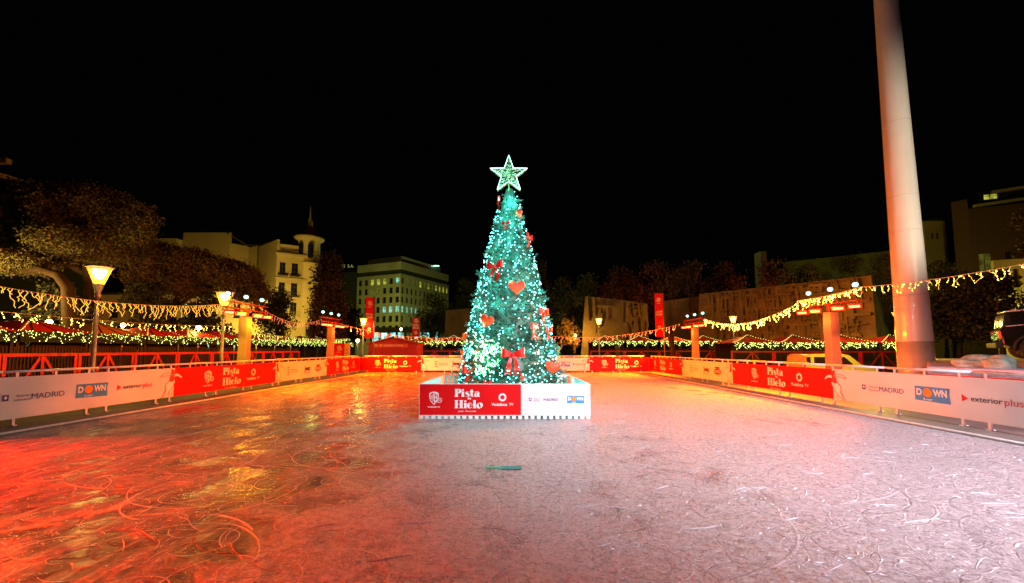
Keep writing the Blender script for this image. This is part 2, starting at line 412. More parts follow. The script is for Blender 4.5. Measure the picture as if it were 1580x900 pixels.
def fat(ink, c, word, x0, y0, S):
    """high contrast display lettering; S = x-height. returns the end x"""
    x = x0
    def Q(u, v): return (x+u*S, y0+v*S)
    def RC(a, b, c_, d): ink.rect(c, *Q(a, b), *Q(c_, d))
    for ch in word:
        if ch == 'P':
            RC(.05, 0, .50, 1.5); RC(-.06, 0, .62, .07); RC(-.06, 1.43, .3, 1.5)
            ink.arc(c, x+.46*S, y0+1.07*S, .44*S, .36*S, 95, -95, lambda t: S*(.08+.36*max(0, math.cos(t))**1.2)); adv = 1.08
        elif ch == 'H':
            for k in (0, .82): RC(.05+k, 0, .50+k, 1.5); RC(-.06+k, 0, .62+k, .07); RC(-.06+k, 1.43, .62+k, 1.5)
            RC(.45, .70, .9, .79); adv = 1.5
        elif ch == 'i':
            RC(.06, 0, .48, 1.0); RC(-.03, 0, .58, .07); RC(-.03, .93, .2, 1.0); ink.ell(c, x+.27*S, y0+1.30*S, .19*S, .19*S, 14); adv = .66
        elif ch == 'l':
            RC(.06, 0, .48, 1.5); RC(-.03, 0, .58, .07); RC(-.03, 1.43, .2, 1.5); adv = .66
        elif ch == 't':
            RC(.12, .14, .52, 1.35); RC(-.04, .93, .74, 1.0); ink.arc(c, x+.5*S, y0+.2*S, .2*S, .16*S, 180, 330, .08*S, 8)
            ink.poly(c, [Q(.12, 1.0), Q(.52, 1.0), Q(.52, 1.4)]); adv = .76
        elif ch == 's':
            pts = [(.66, .74), (.6, .92), (.38, .97), (.17, .86), (.19, .68), (.40, .53), (.60, .38), (.62, .18), (.42, .05), (.18, .07), (.08, .28)]
            ws = [.04, .07, .09, .22, .34, .40, .34, .22, .09, .07, .04]
            ink.rib(c, [Q(*p_) for p_ in pts], [w*S for w in ws]); adv = .76
        elif ch == 'a':
            RC(.46, .06, .84, .82); RC(.62, 0, .95, .07)
            ink.arc(c, x+.47*S, y0+.80*S, .32*S, .17*S, 10, 170, .09*S, 8); ink.ell(c, x+.2*S, y0+.74*S, .12*S, .12*S, 10)
            ink.arc(c, x+.47*S, y0+.29*S, .32*S, .25*S, 90, 300, lambda t: S*(.07+.30*max(0, -math.cos(t))), 14); adv = .98
        elif ch == 'e':
            ink.arc(c, x+.44*S, y0+.5*S, .35*S, .46*S, 10, 325, lambda t: S*(.08+.34*max(0, -math.cos(t))**1.3), 24)
            RC(.28, .52, .82, .60); adv = .88
        elif ch == 'o':
            ink.arc(c, x+.47*S, y0+.5*S, .34*S, .45*S, 0, 360, lambda t: S*(.07+.36*abs(math.cos(t-.35))**1.4), 28); adv = 1.0
        x += adv*S
    return x
def pista(ink_, cx, cy, w, c='print_white'):
    ink = Ink(); ink.k = ink_.k; pista_(ink, cx, cy, w, c); ink_.k = ink.k
    for c_, m_ in ink.d.items(): ink_._mb(c_).add([(u, y, cy+(v-cy)*.88) for u, y, v in m_.v], m_.f)
def pista_(ink, cx, cy, w, c='print_white'):
    S = w/4.35; x0 = cx-w/2
    fat(ink, c, 'Pista', x0, cy+.28*S, S); fat(ink, c, 'Hielo', x0, cy-1.85*S, S)
    ink.text(c, 'de', cx+.25*S, cy+.02*S, height=.46*S, bold=.03)
    ink.text(c, 'Javier  Fernández', cx-.1*S, cy-2.45*S, width=3.1*S, shear=.4)
def ring(ink, cx, cy, r, c='print_white'):
    ink.arc(c, cx, cy, r*.74, r*.74, 100, 440, lambda t: r*.42, 26)
    ink.rib(c, [(cx+.05*r, cy+.55*r), (cx-.05*r, cy+.8*r), (cx+.28*r, cy+1.0*r)], [.45*r, .3*r, .06*r])
def ringtext(ink, cx, cy, r, w):
    ring(ink, cx, cy+r*.55, r)
    ink.text('print_white', 'Vodafone', cx-w*.14, cy-r*1.15, width=w*.70, bold=.02); ink.text('print_white', 'TV', cx+w*.385, cy-r*1.13, width=w*.20)
def shield(ink, cx, cy, h):
    s = h/2
    out = [(-.72, .75), (-.35, .97), (0, 1.02), (.35, .97), (.72, .75), (.74, .2), (.52, -.45), (0, -1.0), (-.52, -.45), (-.74, .2)]
    ink.poly('print_white', [(cx+u*s, cy+v*s) for u, v in out]); i = .84
    ink.poly('print_red', [(cx+u*s*i, cy+v*s*i) for u, v in out])
    wc = 'print_white'; k = .10*s
    ink.rib(wc, [(cx-.5*s, cy+.62*s), (cx-.42*s, cy-.25*s), (cx-.27*s, cy+.5*s), (cx-.16*s, cy-.55*s), (cx-.08*s, cy+.75*s)], k*1.1)
    ink.rect(wc, cx+.04*s, cy-.65*s, cx+.16*s, cy+.76*s)
    ink.arc(wc, cx+.16*s, cy+.44*s, .32*s, .30*s, 90, -90, k*1.2, 10); ink.arc(wc, cx+.14*s, cy-.14*s, .36*s, .30*s, 90, -90, k*1.2, 10)
    ink.ell(wc, cx+.86*s, cy-.3*s, .38*s, .38*s); ink.ell('print_red', cx+.86*s, cy-.3*s, .31*s, .31*s); ink.text(wc, 'TV', cx+.86*s, cy-.3*s, width=.42*s, bold=.03)
    ink.text(wc, 'WARNER TV', cx, cy-1.32*s, width=1.9*s, height=.2*s, bold=.03)
def skater(ink, cx, cy, h, m=1):
    """outline figure, arms spread; m=1: red ground on its right"""
    s = h; T = lambda L_: [(cx+m*u*s, cy+v*s) for u, v in L_]
    white = 'print_white'; red = 'print_red'
    ink.poly(red, T([(-.04, .33), (.02, .42), (.10, .44), (.10, .05), (.0, -.02), (-.1, .06), (-.07, .2)]))          # torso
    ink.ell(red, cx+m*.03*s, cy+.42*s, .06*s, .075*s); ink.poly(white, T([(.02, .47), (.05, .495), (.10, .49), (.11, .44), (.06, .46)]))
    arm = [(-.06, .35), (-.22, .36), (-.38, .32), (-.50, .23), (-.46, .22), (-.28, .255), (-.09, .265)]
    ink.rib(red, T(arm), .016*s); ink.poly(white, T([(.12, .30), (.22, .31), (.34, .26), (.44, .17), (.41, .14), (.30, .205), (.20, .22), (.12, .20)]))
    leg = [(.13, .08), (.14, -.02), (.02, -.22), (-.12, -.36), (-.30, -.50), (-.36, -.50), (-.24, -.33), (-.20, -.23), (-.26, -.14), (-.22, -.02), (-.06, .05), (.0, .02)]
    ink.poly(white, T(leg)); ink.rib(red, T([(.14, .0), (.02, -.20), (-.12, -.34), (-.33, -.5), (-.38, -.5), (-.22, -.25), (-.26, -.14), (-.22, -.02), (-.08, .06)]), .018*s)
    ink.poly(white, T([(.0, -.24), (.04, -.24), (.05, -.3), (-.03, -.47), (-.07, -.44), (-.06, -.33)])); ink.rib(red, T([(.05, -.28), (-.02, -.47), (-.08, -.45), (-.07, -.35)]), .016*s)
    ink.text(white, 'YJ', cx-m*.0*s, cy+.27*s, height=.07*s)
def down(ink, cx, cy, w):
    h = w*.44; c = 'print_cyan'
    ink.poly(c, [(cx-w/2, cy-h*.46), (cx+w/2, cy-h*.52), (cx+w*.47, cy+.1*h), (cx+w/2, cy+h/2), (cx-w*.49, cy+h*.52)])
    ink.text('print_white', 'D', cx-.36*w, cy+.12*h, width=.16*w, height=.46*h, bold=.04)
    ink.ell('print_orange', cx-.12*w, cy+.10*h, .125*w, .30*h); ink.text('print_white', 'WN', cx+.23*w, cy+.12*h, width=.38*w, height=.46*h, bold=.04)
    ink.text('print_white', '& caser', cx-.11*w, cy-.34*h, width=.26*w, bold=.02)
def crest(ink, c, cy, k):
    ink.rect('print_navy', c-.07*k, cy-.07*k, c+.07*k, cy+.10*k); ink.ell('print_white', c, cy+.02*k, .035*k, .045*k, 10)
    ink.text('print_navy', 'distrito', c+.38*k, cy+.05*k, width=.30*k); ink.text('print_navy', 'salamanca', c+.38*k, cy-.06*k, width=.38*k)
def arrowlogo(ink, ex, cy, k):
    ink.poly('print_red', [(ex-.70*k, cy+.11*k), (ex-.54*k, cy), (ex-.70*k, cy-.09*k)])
    ink.text('print_black', 'exterior', ex-.13*k, cy+.005, width=.70*k, bold=.008); ink.text('print_red', 'plus', ex+.45*k, cy-.018*k, width=.38*k)
def barslogo(ink, a, cy, k):
    for i in range(4): ink.rect('print_black', a-.62*k, cy-.24*k+i*.145*k, a-.40*k, cy-.19*k+i*.145*k)
    ink.text('print_grey', 'SEPHORA', a+.15*k, cy+.02*k, width=.85*k, height=.15*k); ink.rect('print_grey', a-.28*k, cy-.12*k, a+.5*k, cy-.10*k)
def jeeplogo(ink, b_, cy, k):
    ink.text('print_black', 'Jeep', b_, cy+.03*k, width=.78*k, bold=.03); ink.text('print_red', 'GO ANYWHERE', b_, cy-.22*k, width=.72*k)
def ovallogo(ink, c, cy, k):
    ink.rect('print_black', c-.26*k, cy+.16*k, c+.26*k, cy+.26*k); ink.ell('print_red', c, cy-.01*k, .42*k, .17*k)
    ink.text('print_white', 'ELPOZO', c, cy-.01*k, width=.62*k, height=.15*k, bold=.03); ink.arc('print_orange', c, cy+.0*k, .44*k, .19*k, 200, 340, .05*k, 10)
def madrid(ink, x, cy, k): ink.text('print_navy', 'MADRID', x, cy, width=.84*k)
def sponsors_a(root, offs, cy, k=1.0, last=True, **kw):
    c, md, dn, ex = offs
    logo('crest_lettering', root, crest, c, cy, k, **kw); logo('city_lettering', root, madrid, md, cy, k, **kw); logo('blue_logo_panel', root, down, dn, cy, 1.0*k, **kw)
    if last: logo('arrow_lettering', root, arrowlogo, ex, cy, k, **kw)
def sponsors_b(root, offs, cy, k=1.0, **kw):
    logo('bars_lettering', root, barslogo, offs[0], cy, k, **kw); logo('black_lettering', root, jeeplogo, offs[1], cy, k, **kw); logo('oval_lettering', root, ovallogo, offs[2], cy, k, **kw)
def ink_one(name, ink, parent, y=-.006, ox=0, oz=0, mirror=False, mats=None):
    mb = MB(); ml = []
    for c, m_ in ink.d.items():
        d = 0 if c == 'print_cyan' else .003
        mb.cur = len(ml); ml.append((mats or {}).get(c, M[c])); mb.add([((-u if mirror else u)+ox, yy+y-d, v+oz) for u, yy, v in m_.v], m_.f)
    return mb.build(name, ml, parent)
def logo(name, parent, fn, *args, **kw):
    ink = Ink(); fn(ink, *args); return ink_one(name, ink, parent, **kw)

# ------------------------------------------------------------------ rink barriers
B0, B1 = .15, 1.02
def barrier_section(L=2.7, label=None):
    root = empty('rink_barrier', label=label, cat='barrier', group='metal barrier sections round the rink')
    mb = MB(); mb.smooth = True; mb.tube([(0, 0, 1.13), (L, 0, 1.13)], .03, 8); mb.build('top_rail', M['galv'], root)
    mb = MB(); mb.smooth = True; mb.tube([(.2, 0, .18), (L-.2, 0, .18)], .018, 6); mb.build('bottom_rail', M['galv'], root)
    for x in (.22, L-.22):
        mb = MB(); mb.box((x, 0, .56), (.05, .03, 1.13)); mb.box((x, 0, .012), (.07, .12, .015)); mb.build('post', M['galv'], root)
    mb = MB(); mb.box((L/2, 0, .66), (.045, .028, .93)); mb.build('post', M['galv'], root)
    return root
SL = 1.9; proto = barrier_section(SL-.03); used = False
def put_barrier(loc, rz, label):
    global used
    o = proto if not used else copy_tree(proto)
    used = True; o.location = loc; o.rotation_euler = (0, 0, rz); o['label'] = label
CNT = [15]
for side, X, rz in (('left', XL-.045, R(90)), ('right', XR+.045, R(90))):
    for i in range(13):
        put_barrier((X, YB-.1-SL*(i+1), 0), rz, 'galvanised rail barrier, %s from the far corner along the %s side of the rink' % (ORD[i], side))
for i in range(10):
    put_barrier((XL+.3+(SL+.02)*i, YB+.045, 0), 0, 'galvanised rail barrier, %s from the west corner across the far end of the rink' % ORD[i])

def banner(kind, L, loc, rz, label, name='banner', parts=None, q=K, z=1.0):
    root = empty(name, loc, rz, label=label, cat='banner', group='sponsor banners on the rink barriers')
    mb = MB(); H = B1-B0
    n = max(2, int(L/.35)); vs = []
    for i in range(n+1):
        u = L*i/n; w = .004*math.sin(u*2.1)+.003*math.sin(u*5.3)
        for z in (B0, (B0+B1)/2, B1): vs.append((u, w*.4, z))
    fs = [(3*i+j, 3*(i+1)+j, 3*(i+1)+j+1, 3*i+j+1) for i in range(n) for j in (0, 1)]
    m2 = len(vs); vs += [(x, y+.012, z) for x, y, z in vs]; fs += [tuple(k+m2 for k in f[::-1]) for f in fs]
    mb.add(vs, fs); mb.build('vinyl_sheet', M['vinyl_red'] if kind == 'red' else M['vinyl_white'], root)
    cy = (B0+B1)/2
    for p_ in parts or ():
        k = p_[0]
        if k == 'shield': logo('shield_logo', root, shield, p_[1]*q, cy+.06, .42*z)
        elif k == 'pista': logo('title_lettering', root, pista, p_[1]*q, cy+.04, .86*z)
        elif k == 'ring': logo('ring_logo', root, ringtext, p_[1]*q, cy+.02, .14*z, .80*z)
        elif k == 'skater': logo('skater_figure', root, skater, p_[1]*q, cy, .84, p_[2])
        elif k == 'A': sponsors_a(root, [v*q for v in p_[1]], cy, .74*z)
        elif k == 'B': sponsors_b(root, [v*q for v in p_[1]], cy, .76*z)
    return root
# left side: reading direction +Y (outward normal to -x), i.e. local u -> +Y, local -y must face +X
JL = [v*K for v in (10.45, 17.8, 25.4, 32.4, 39.35)]
def lb(kind, i, label, parts):
    banner(kind, JL[i+1]-JL[i], (XL, JL[i], 0), R(90), label, parts=parts)
lb('white', 0, 'white banner with MADRID and DOWN logos, nearest on the left barrier', [('A', (1.45, 2.55, 3.9, 5.55)), ('skater', 7.2, 1)])
lb('red', 1, 'red rink banner between two white ones on the left barrier', [('shield', 1.95), ('pista', 3.6), ('ring', 5.4)])
lb('white', 2, 'white banner with four black bars logo on the left barrier', [('B', (2.0, 3.9, 5.5)), ('skater', .2, -1), ('skater', 6.8, 1)])
lb('red', 3, 'red rink banner at the far corner of the left barrier', [('shield', 1.9), ('pista', 3.6), ('ring', 5.4)])
JR = [v*K for v in (39.35, 31.9, 24.6, 16.95, 9.6)]
def rb(kind, i, label, parts):
    banner(kind, JR[i]-JR[i+1], (XR, JR[i], 0), R(-90), label, parts=parts)
rb('red', 0, 'red rink banner at the far corner of the right barrier', [('shield', 1.5), ('pista', 3.4), ('ring', 5.3)])
rb('white', 1, 'white banner with four black bars logo on the right barrier', [('B', (2.2, 4.0, 5.5)), ('skater', .15, -1), ('skater', 7.1, 1)])
rb('red', 2, 'red rink banner between two white ones on the right barrier', [('shield', 2.2), ('pista', 4.0), ('ring', 5.7), ])
rb('white', 3, 'white banner with MADRID and DOWN logos, nearest on the right barrier', [('A', (1.5, 2.6, 3.98, 5.6)), ('skater', .12, -1)])
FB = [XL, -6.2, -.4, 5.3, XR]
def fb(kind, i, label, parts): banner(kind, FB[i+1]-FB[i], (FB[i], YB, 0), 0, label, parts=parts, q=1, z=.82)
fb('red', 0, 'red rink banner on the far barrier left of the tree', [('shield', 1.2), ('pista', 2.1), ('ring', 3.1)])
fb('white', 1, 'pale banner with black four-letter logo on the far barrier left of the tree', [('B', (1.4, 2.4, 4.0)), ('skater', .1, -1)])
fb('white', 2, 'pale banner with blue logo on the far barrier right of the tree', [('A', (1.0, 2.1, 4.0, 5.1)), ('skater', 5.6, 1)])
fb('red', 3, 'red rink banner on the far barrier right of the tree', [('shield', 1.0), ('pista', 2.2), ('ring', 3.2)])

# ------------------------------------------------------------------ tree enclosure
PX0, PX1, PY0, PY1, PZ = -2.15, 1.81, 13.4*K, 18.1*K, .80
root = empty('tree_enclosure', ((PX0+PX1)/2, PY0, 0), label='low white walled box around the foot of the lit tree', cat='enclosure')
org = ((PX0+PX1)/2, PY0, 0)
M['white_board'] = pmat('white painted board', (.74, .74, .74), .45, .08, 3, .05)
mb = MB(); mb.box(((PX0+PX1)/2, PY0+.03, (PZ+.07)/2), (PX1-PX0, .04, PZ-.07)); mb.build('front_board', M['white_board'], root, org)
for x in (PX0+.02, PX1-.02):
    mb = MB(); n = 34
    for i in range(n): mb.box((x, PY0+.1+(PY1-PY0-.1)*i/n+.04, PZ/2+.02), (.03, .085, PZ-.06))
    mb.box((x, (PY0+PY1)/2, PZ-.015), (.05, PY1-PY0, .03)); mb.build('slatted_side', M['white_board'], root, org)
mb = MB(); n = 30
for i in range(n): mb.box((PX0+.1+(PX1-PX0-.1)*i/n, PY1, PZ/2+.02), (.09, .03, PZ-.06))
mb.box(((PX0+PX1)/2, PY1, PZ-.01), (PX1-PX0, .05, .03)); mb.build('slatted_back', M['white_board'], root, org)
mb = MB(); n = 27
for i in range(n+1): mb.box((PX0+.05+(PX1-PX0-.1)*i/n, PY0+.03, .035), (.085, .05, .07))
mb.build('foot_blocks', M['white_board'], root, org)
for x0, x1, c, nm in ((PX0+.02, .205, 'vinyl_red', 'red_banner'), (.209, PX1-.02, 'vinyl_white', 'white_banner')):
    mb = MB(); mb.box(((x0+x1)/2, PY0, (PZ+.08)/2), (x1-x0, .012, PZ-.10)); b_ = mb.build(nm, M[c], root, org)
    cy = (PZ+.08)/2; kw = dict(y=-.010, ox=-org[0])
    if 'red' in nm:
        logo('shield_logo', b_, shield, -1.80, cy+.03, .30, **kw); logo('title_lettering', b_, pista, -1.02, cy+.03, .60, **kw); logo('ring_logo', b_, ringtext, -.22, cy, .095, .52, **kw)
    else:
        sponsors_a(b_, (.42, .90, 1.47, 0), cy, .40, last=False, **kw)

# ------------------------------------------------------------------ the lit tree
TX, TY = -.07, 15.75*K; TB = .02; TT = at(785, 293, TY, True).z
def trad(z):   # cone radius
    k = (z-TB)/(TT-TB); return 1.36*(1-k)**.84*(1-.06*(1-k)**6)+.125
tree = empty('christmas_tree', (TX, TY, 0), label='tall cone-shaped evergreen covered in turquoise lights at the centre of the rink', cat='christmas tree')
M['needles'] = pmat('artificial needles', (.06, .12, .085), .5, .6, 2.2)
mb = MB(); mb.smooth = True; mb.tube([(TX, TY, 0), (TX, TY, 3), (TX, TY, TT)], [.12, .08, .03], 10); mb.build('trunk', M['dark'], tree, (TX, TY, 0))
N_T = 4200
zz = TB+.05+(TT-TB-.05)*(1-np.sqrt(rng.random(N_T))*.999)**1.0
ph = rng.random(N_T)*2*PI
rad = np.array([trad(z) for z in zz])*(1+.075*rng.normal(size=N_T)-.03)+.12*(rng.random(N_T) > .965)
rad = rad*(1+.07*np.sin(zz*9+ph*2)+.05*np.sin(ph*7+zz*3))
tips = np.stack([TX+rad*np.cos(ph), np.where(zz < PZ+.15, np.maximum(TY+rad*np.sin(ph), PY0+.16), TY+rad*np.sin(ph)), zz], 1)
C_ = []; D_ = []
for i in range(N_T):
    out = np.array([math.cos(ph[i]), math.sin(ph[i]), .15+.3*rng.normal()]); out /= np.linalg.norm(out)
    base = tips[i]-out*.20
    m_ = 26
    s_ = rng.random(m_)[:, None]; ctr = base+(tips[i]-base)*s_
    d_ = out*.9+rng.normal(size=(m_, 3))*.75
    d_ /= np.linalg.norm(d_, axis=1)[:, None]
    C_.append(ctr+d_*.028); D_.append(d_)
C_ = np.concatenate(C_); D_ = np.concatenate(D_)
crown = quads('crown', C_, .009, M['needles'], tree, (TX, TY, 0), aspect=4.0, dirs=D_)
mb = MB(); mb.smooth = True
mb.lathe((0, 0, 0), [(trad(z)*.80, z) for z in np.linspace(.05, TT, 24)]+[(0, TT+.05)], 28)
mb.build('inner_boughs', M['needles'], tree)
# bulbs
M['bulb_teal'] = emat('turquoise bulb', (.14, .95, .86), 11, True, base=(.6, .9, .9))
M['bulb_teal_far'] = M['bulb_teal']
fl = empty('fairy_lights', (TX, TY, 0), label='turquoise fairy lights wound all over the cone-shaped tree', cat='fairy lights')
NB = 1500; pts = []
while len(pts) < NB:
    k = random.random()**.5; z = TB+.15+(TT-TB-.15)*(1-k)
    a = random.uniform(0, 2*PI) if random.random() < .35 else -PI/2+random.gauss(0, 1.1)
    dens = 1.0
    if abs(math.cos(a)) < .55 and 1.2 < z < 3.6: dens = .38
    if random.random() > dens: continue
    r = trad(z)*random.uniform(1.0, 1.07)+.015
    y = TY+r*math.sin(a)
    if z < PZ+.1: y = max(y, PY0+.10)
    pts.append((TX+r*math.cos(a), y, z))
front = sorted(pts, key=lambda p: p[1])
sel = set(random.sample(front[:600], 100))
bm0 = MB(); bm0.octa((0, 0, 0), .016); b0 = None
for p in sel:
    if b0 is None: b0 = bm0.build('bulb', M['bulb_teal'], fl); o = b0
    else: o = b0.copy(); COL.objects.link(o); o.parent = fl
    o.location = (p[0]-TX, p[1]-TY, p[2])
mb = MB()
for p in pts:
    if p not in sel: mb.octa(p, random.uniform(.008, .017))
o = mb.build('bulbs', M['bulb_teal'], fl, (TX, TY, 0)); o['kind'] = 'stuff'
for i in range(9):
    z = .95+i*.60
    for j in range(5 if i < 6 else 3):
        a = -PI/2+(j-(2 if i < 6 else 1))*(.62 if i < 6 else .9)+(.3 if i % 2 else 0)
        r = trad(z)+.16
        lamp('fairy_glow', 'POINT', (TX+r*math.cos(a), TY+r*math.sin(a), z), 15 if i else 5, (.07, .88, .80), radius=.08)
lamp('fairy_glow', 'POINT', (TX-1.75, TY+.6, .5), 8, (.1, .9, .85), radius=.1)
lamp('fairy_glow', 'POINT', (TX+1.6, TY+.6, .5), 8, (.1, .9, .85), radius=.1)
# star
M['star'] = emat('star rope light', (.36, 1, .80), 3.4, True, base=(.7, .9, .9))
M['star_tinsel'] = emat('star filling lights', (.35, 1, .70), 1.6, base=(.6, .7, .5))
M['gold_mesh'] = pmat('gold wire mesh', (.45, .42, .16), .4, .3, 8, metal=.6)
SY = TY-.1; SX = TX-.02; SZ = at(785, 270, SY, True).z
star = empty('star_topper', (SX, SY, SZ-.45), label='five-pointed lit wire star on the very top of the tree', cat='star')
def starpts(Ro, Ri): return [(SX+(Ro if i % 2 == 0 else Ri)*math.sin(i*PI/5), SZ+(Ro if i % 2 == 0 else Ri)*math.cos(i*PI/5)) for i in range(10)]
P_ = starpts(.545, .215); so = (SX, SY, SZ-.45)
mb = MB(); mb.smooth = True
for i in range(10):
    a = P_[i]; b_ = P_[(i+1) % 10]; mb.tube([(a[0], SY-.05, a[1]), (b_[0], SY-.05, b_[1])], .010, 6)
mb.build('rope_outline', M['star'], star, so)
mb = MB(); mb.smooth = True
for i in range(0, 10):
    a = P_[i]; mb.tube([(SX, SY-.10, SZ), (a[0], SY-.05, a[1])], .005, 5)
    b_ = P_[(i+1) % 10]; mb.tube([(a[0], SY+.06, a[1]), (b_[0], SY+.06, b_[1])], .009, 5)
for _ in range(150):
    t = random.random(); i = random.randrange(10); a = P_[i]; b_ = P_[(i+1) % 10]; u = random.random()**.6
    q = (SX+(a[0]*(1-t)+b_[0]*t-SX)*u, SZ+(a[1]*(1-t)+b_[1]*t-SZ)*u)
    ang = random.uniform(0, PI); l = .05
    mb.tube([(q[0]-l*math.cos(ang), SY-.02, q[1]-l*math.sin(ang)), (q[0]+l*math.cos(ang), SY, q[1]+l*math.sin(ang))], .003, 4)
mb.cyl((SX, SY, SZ-.5), (SX, SY, SZ-.2), .02, n=8)
mb.build('wire_frame', M['gold_mesh'], star, so)
mb = MB()
for _ in range(330):
    t = random.random(); i = random.randrange(10); a = P_[i]; b_ = P_[(i+1) % 10]; u = random.random()**.55
    mb.octa((SX+(a[0]*(1-t)+b_[0]*t-SX)*u, SY+random.uniform(-.06, .04), SZ+(a[1]*(1-t)+b_[1]*t-SZ)*u), random.uniform(.007, .014))
o = mb.build('filling_lights', M['star_tinsel'], star, so)
lamp('star_glow', 'POINT', (SX, SY-.5, SZ-.2), 20, (.3, 1, .8), radius=.3)
# tangle of green rope light
tl = []; M['green_rope'] = emat('green rope light', (.28, 1, .36), 6, True, base=(.3, .9, .3))
c = at(747, 543, TY-1.25, True)
mb = MB(); mb.smooth = True
for k in range(40):
    a = random.uniform(-1, 1); zc = random.uniform(-.52, .42); w = .40*math.sqrt(max(.05, 1-(zc/.55)**2))
    p = [c.x+a*w-(zc*.12), c.z+zc]; ps = []; d = random.uniform(0, 6.28)
    for j in range(9):
        d += random.gauss(0, .9); p[0] += .03*math.cos(d); p[1] += .03*math.sin(d)
        rr = math.hypot(p[0]-TX, 0); R_ = trad(p[1])*1.06
        ps.append((p[0], TY-math.sqrt(max(.05, R_**2-rr**2))-.03, p[1]))
    mb.tube(ps, .0095, 5)
tag(mb.build('rope_light', M['green_rope'], None, (c.x, c.y, c.z)), label='tangled bright green rope light on the lower left of the tree', cat='rope light')
lamp('rope_glow', 'POINT', (c.x, c.y-.25, c.z), 10, (.12, 1, .2), radius=.2)

# hearts and bows
def on_tree(px, py, push=1.06):
    d = ray(px, py); best = None
    for i in range(500):
        Y = TY-2+i*.006; t = Y/d.y; q = Vector((d.x*t, Y, CAMZ+d.z*t))
        e = math.hypot(q.x-TX, q.y-TY)-trad(max(TB, min(TT, q.z)))*push
        if best is None or e < best[0]: best = (e, q)
        if e <= 0: return q
    return best[1]
def heart_mesh(w, th=.07):
    mb = MB(); mb.smooth = True; n = 40; out = []
    for i in range(n):
        t = 2*PI*i/n; x = 16*math.sin(t)**3; y = 13*math.cos(t)-5*math.cos(2*t)-2*math.cos(3*t)-math.cos(4*t)
        out.append((x*w/32, y*w/32))
    rings = [(.86, -th/2), (1, -th*.2), (1, th*.2), (.86, th/2)]
    vs = [(x*s, yy, y*s) for s, yy in rings for x, y in out]+[(0, -th*.62, 0), (0, th*.62, 0)]
    fs = [(r*n+i, r*n+(i+1) % n, (r+1)*n+(i+1) % n, (r+1)*n+i) for r in range(3) for i in range(n)]
    fs += [((i+1) % n, i, 4*n) for i in range(n)]+[(3*n+i, 3*n+(i+1) % n, 4*n+1) for i in range(n)]
    mb.add(vs, fs); return mb
def heart(px, py, w, label, rz=0, ry=0):
    q = on_tree(px, py, 1.12); o = heart_mesh(w).build('heart_ornament', M['heart'], None, (0, 0, 0))
    o.location = q; ang = math.atan2(q.x-TX, -(q.y-TY))
    o.rotation_euler = (0, ry, ang*.6+rz); tag(o, label=label, cat='heart ornament', group='red hearts on the tree')
def bow(px, py, s, label, rz=None, tilt=0):
    q = on_tree(px, py, 1.10); ang = math.atan2(q.x-TX, -(q.y-TY)) if rz is None else rz
    root = empty('bow_ornament', q, 0, label=label, cat='bow', group='red ribbon bows on the tree'); root.rotation_euler = (0, tilt, ang)
    for m in (-1, 1):
        mb = MB(); mb.smooth = True; n = 10; vs = []
        for i in range(n+1):       # loop ribbon: out along the top then back
            t = i/n; u = math.sin(t*PI); x = m*s*(.02+.5*u); y = -.05*s-.14*s*math.sin(2*PI*t)*.9
            hw = s*(.07+.17*u); z = s*(.10*u+.05)
            vs += [(x, y, z-hw), (x, y, z+hw)]
        mb.add(vs, [(2*i, 2*i+1, 2*i+3, 2*i+2) for i in range(n)])
        mb.build('loop', M['ribbon'], root)
        mb = MB(); mb.smooth = True; vs = []
        for i in range(8):
            t = i/7; x = m*s*(.02+.26*t+.04*math.sin(t*5)); z = -s*(.0+.85*t); y = -.04*s-.05*s*math.sin(t*6+m)
            hw = s*(.05+.10*t); vs += [(x-hw, y, z), (x+hw, y+.02*s, z)]
        fs = [(2*i, 2*i+1, 2*i+3, 2*i+2) for i in range(6)]
        vs[-2] = (vs[-2][0], vs[-2][1], vs[-2][2]-.02*s); k = len(vs); a, b_ = vs[-4], vs[-3]; e1, e2 = vs[-2], vs[-1]
        mid = ((e1[0]+e2[0])/2, (e1[1]+e2[1])/2, e1[2]+.12*s); vs.append(mid); fs += [(12, 14, k, 13), (13, k, 15)]
        mb.add(vs, fs); mb.build('tail', M['ribbon'], root)
    mb = MB(); mb.smooth = True; mb.lathe((0, -.07*s, 0), [(0, -.08*s), (.07*s, -.05*s), (.085*s, .03*s), (.06*s, .1*s), (0, .12*s)], 10); mb.build('knot', M['ribbon'], root)
heart(797, 443, .44, 'orange-red heart at mid height on the right front of the tree')
heart(751, 495, .38, 'tilted red heart above the green rope light', ry=.35)
heart(852, 567, .40, 'large red heart on the lowest right edge of the tree', rz=-.5, ry=.2)
heart(801, 329, .30, 'red heart seen almost edge-on near the top right of the tree', rz=.55, ry=-.5)
heart(718, 519, .24, 'small red heart seen edge-on at the left edge of the tree', rz=-.3)
heart(806, 584, .13, 'smallest red heart hanging just above the enclosure edge')
bow(764, 412, .46, 'large red bow on the upper left front of the tree')
bow(791, 549, .56, 'largest red bow hanging low in the middle of the tree')
bow(780, 345, .20, 'smallest red bow high in the middle of the tree')
bow(816, 368, .34, 'red bow on the upper right edge of the tree')
bow(770, 312, .30, 'red bow on the left edge just beneath the star')
bow(838, 484, .40, 'red bow on the right edge at mid height of the tree')
bow(846, 512, .30, 'red bow on the right edge below the mid-height bow')
bow(823, 506, .36, 'narrow red bow turned sideways on the lower right front', rz=1.1)
bow(722, 574, .36, 'red bow at the foot of the tree on the left', rz=.9)
bow(752, 592, .22, 'red bow half sunk behind the enclosure front edge')
bow(714, 545, .24, 'red bow on the lower left edge of the tree')

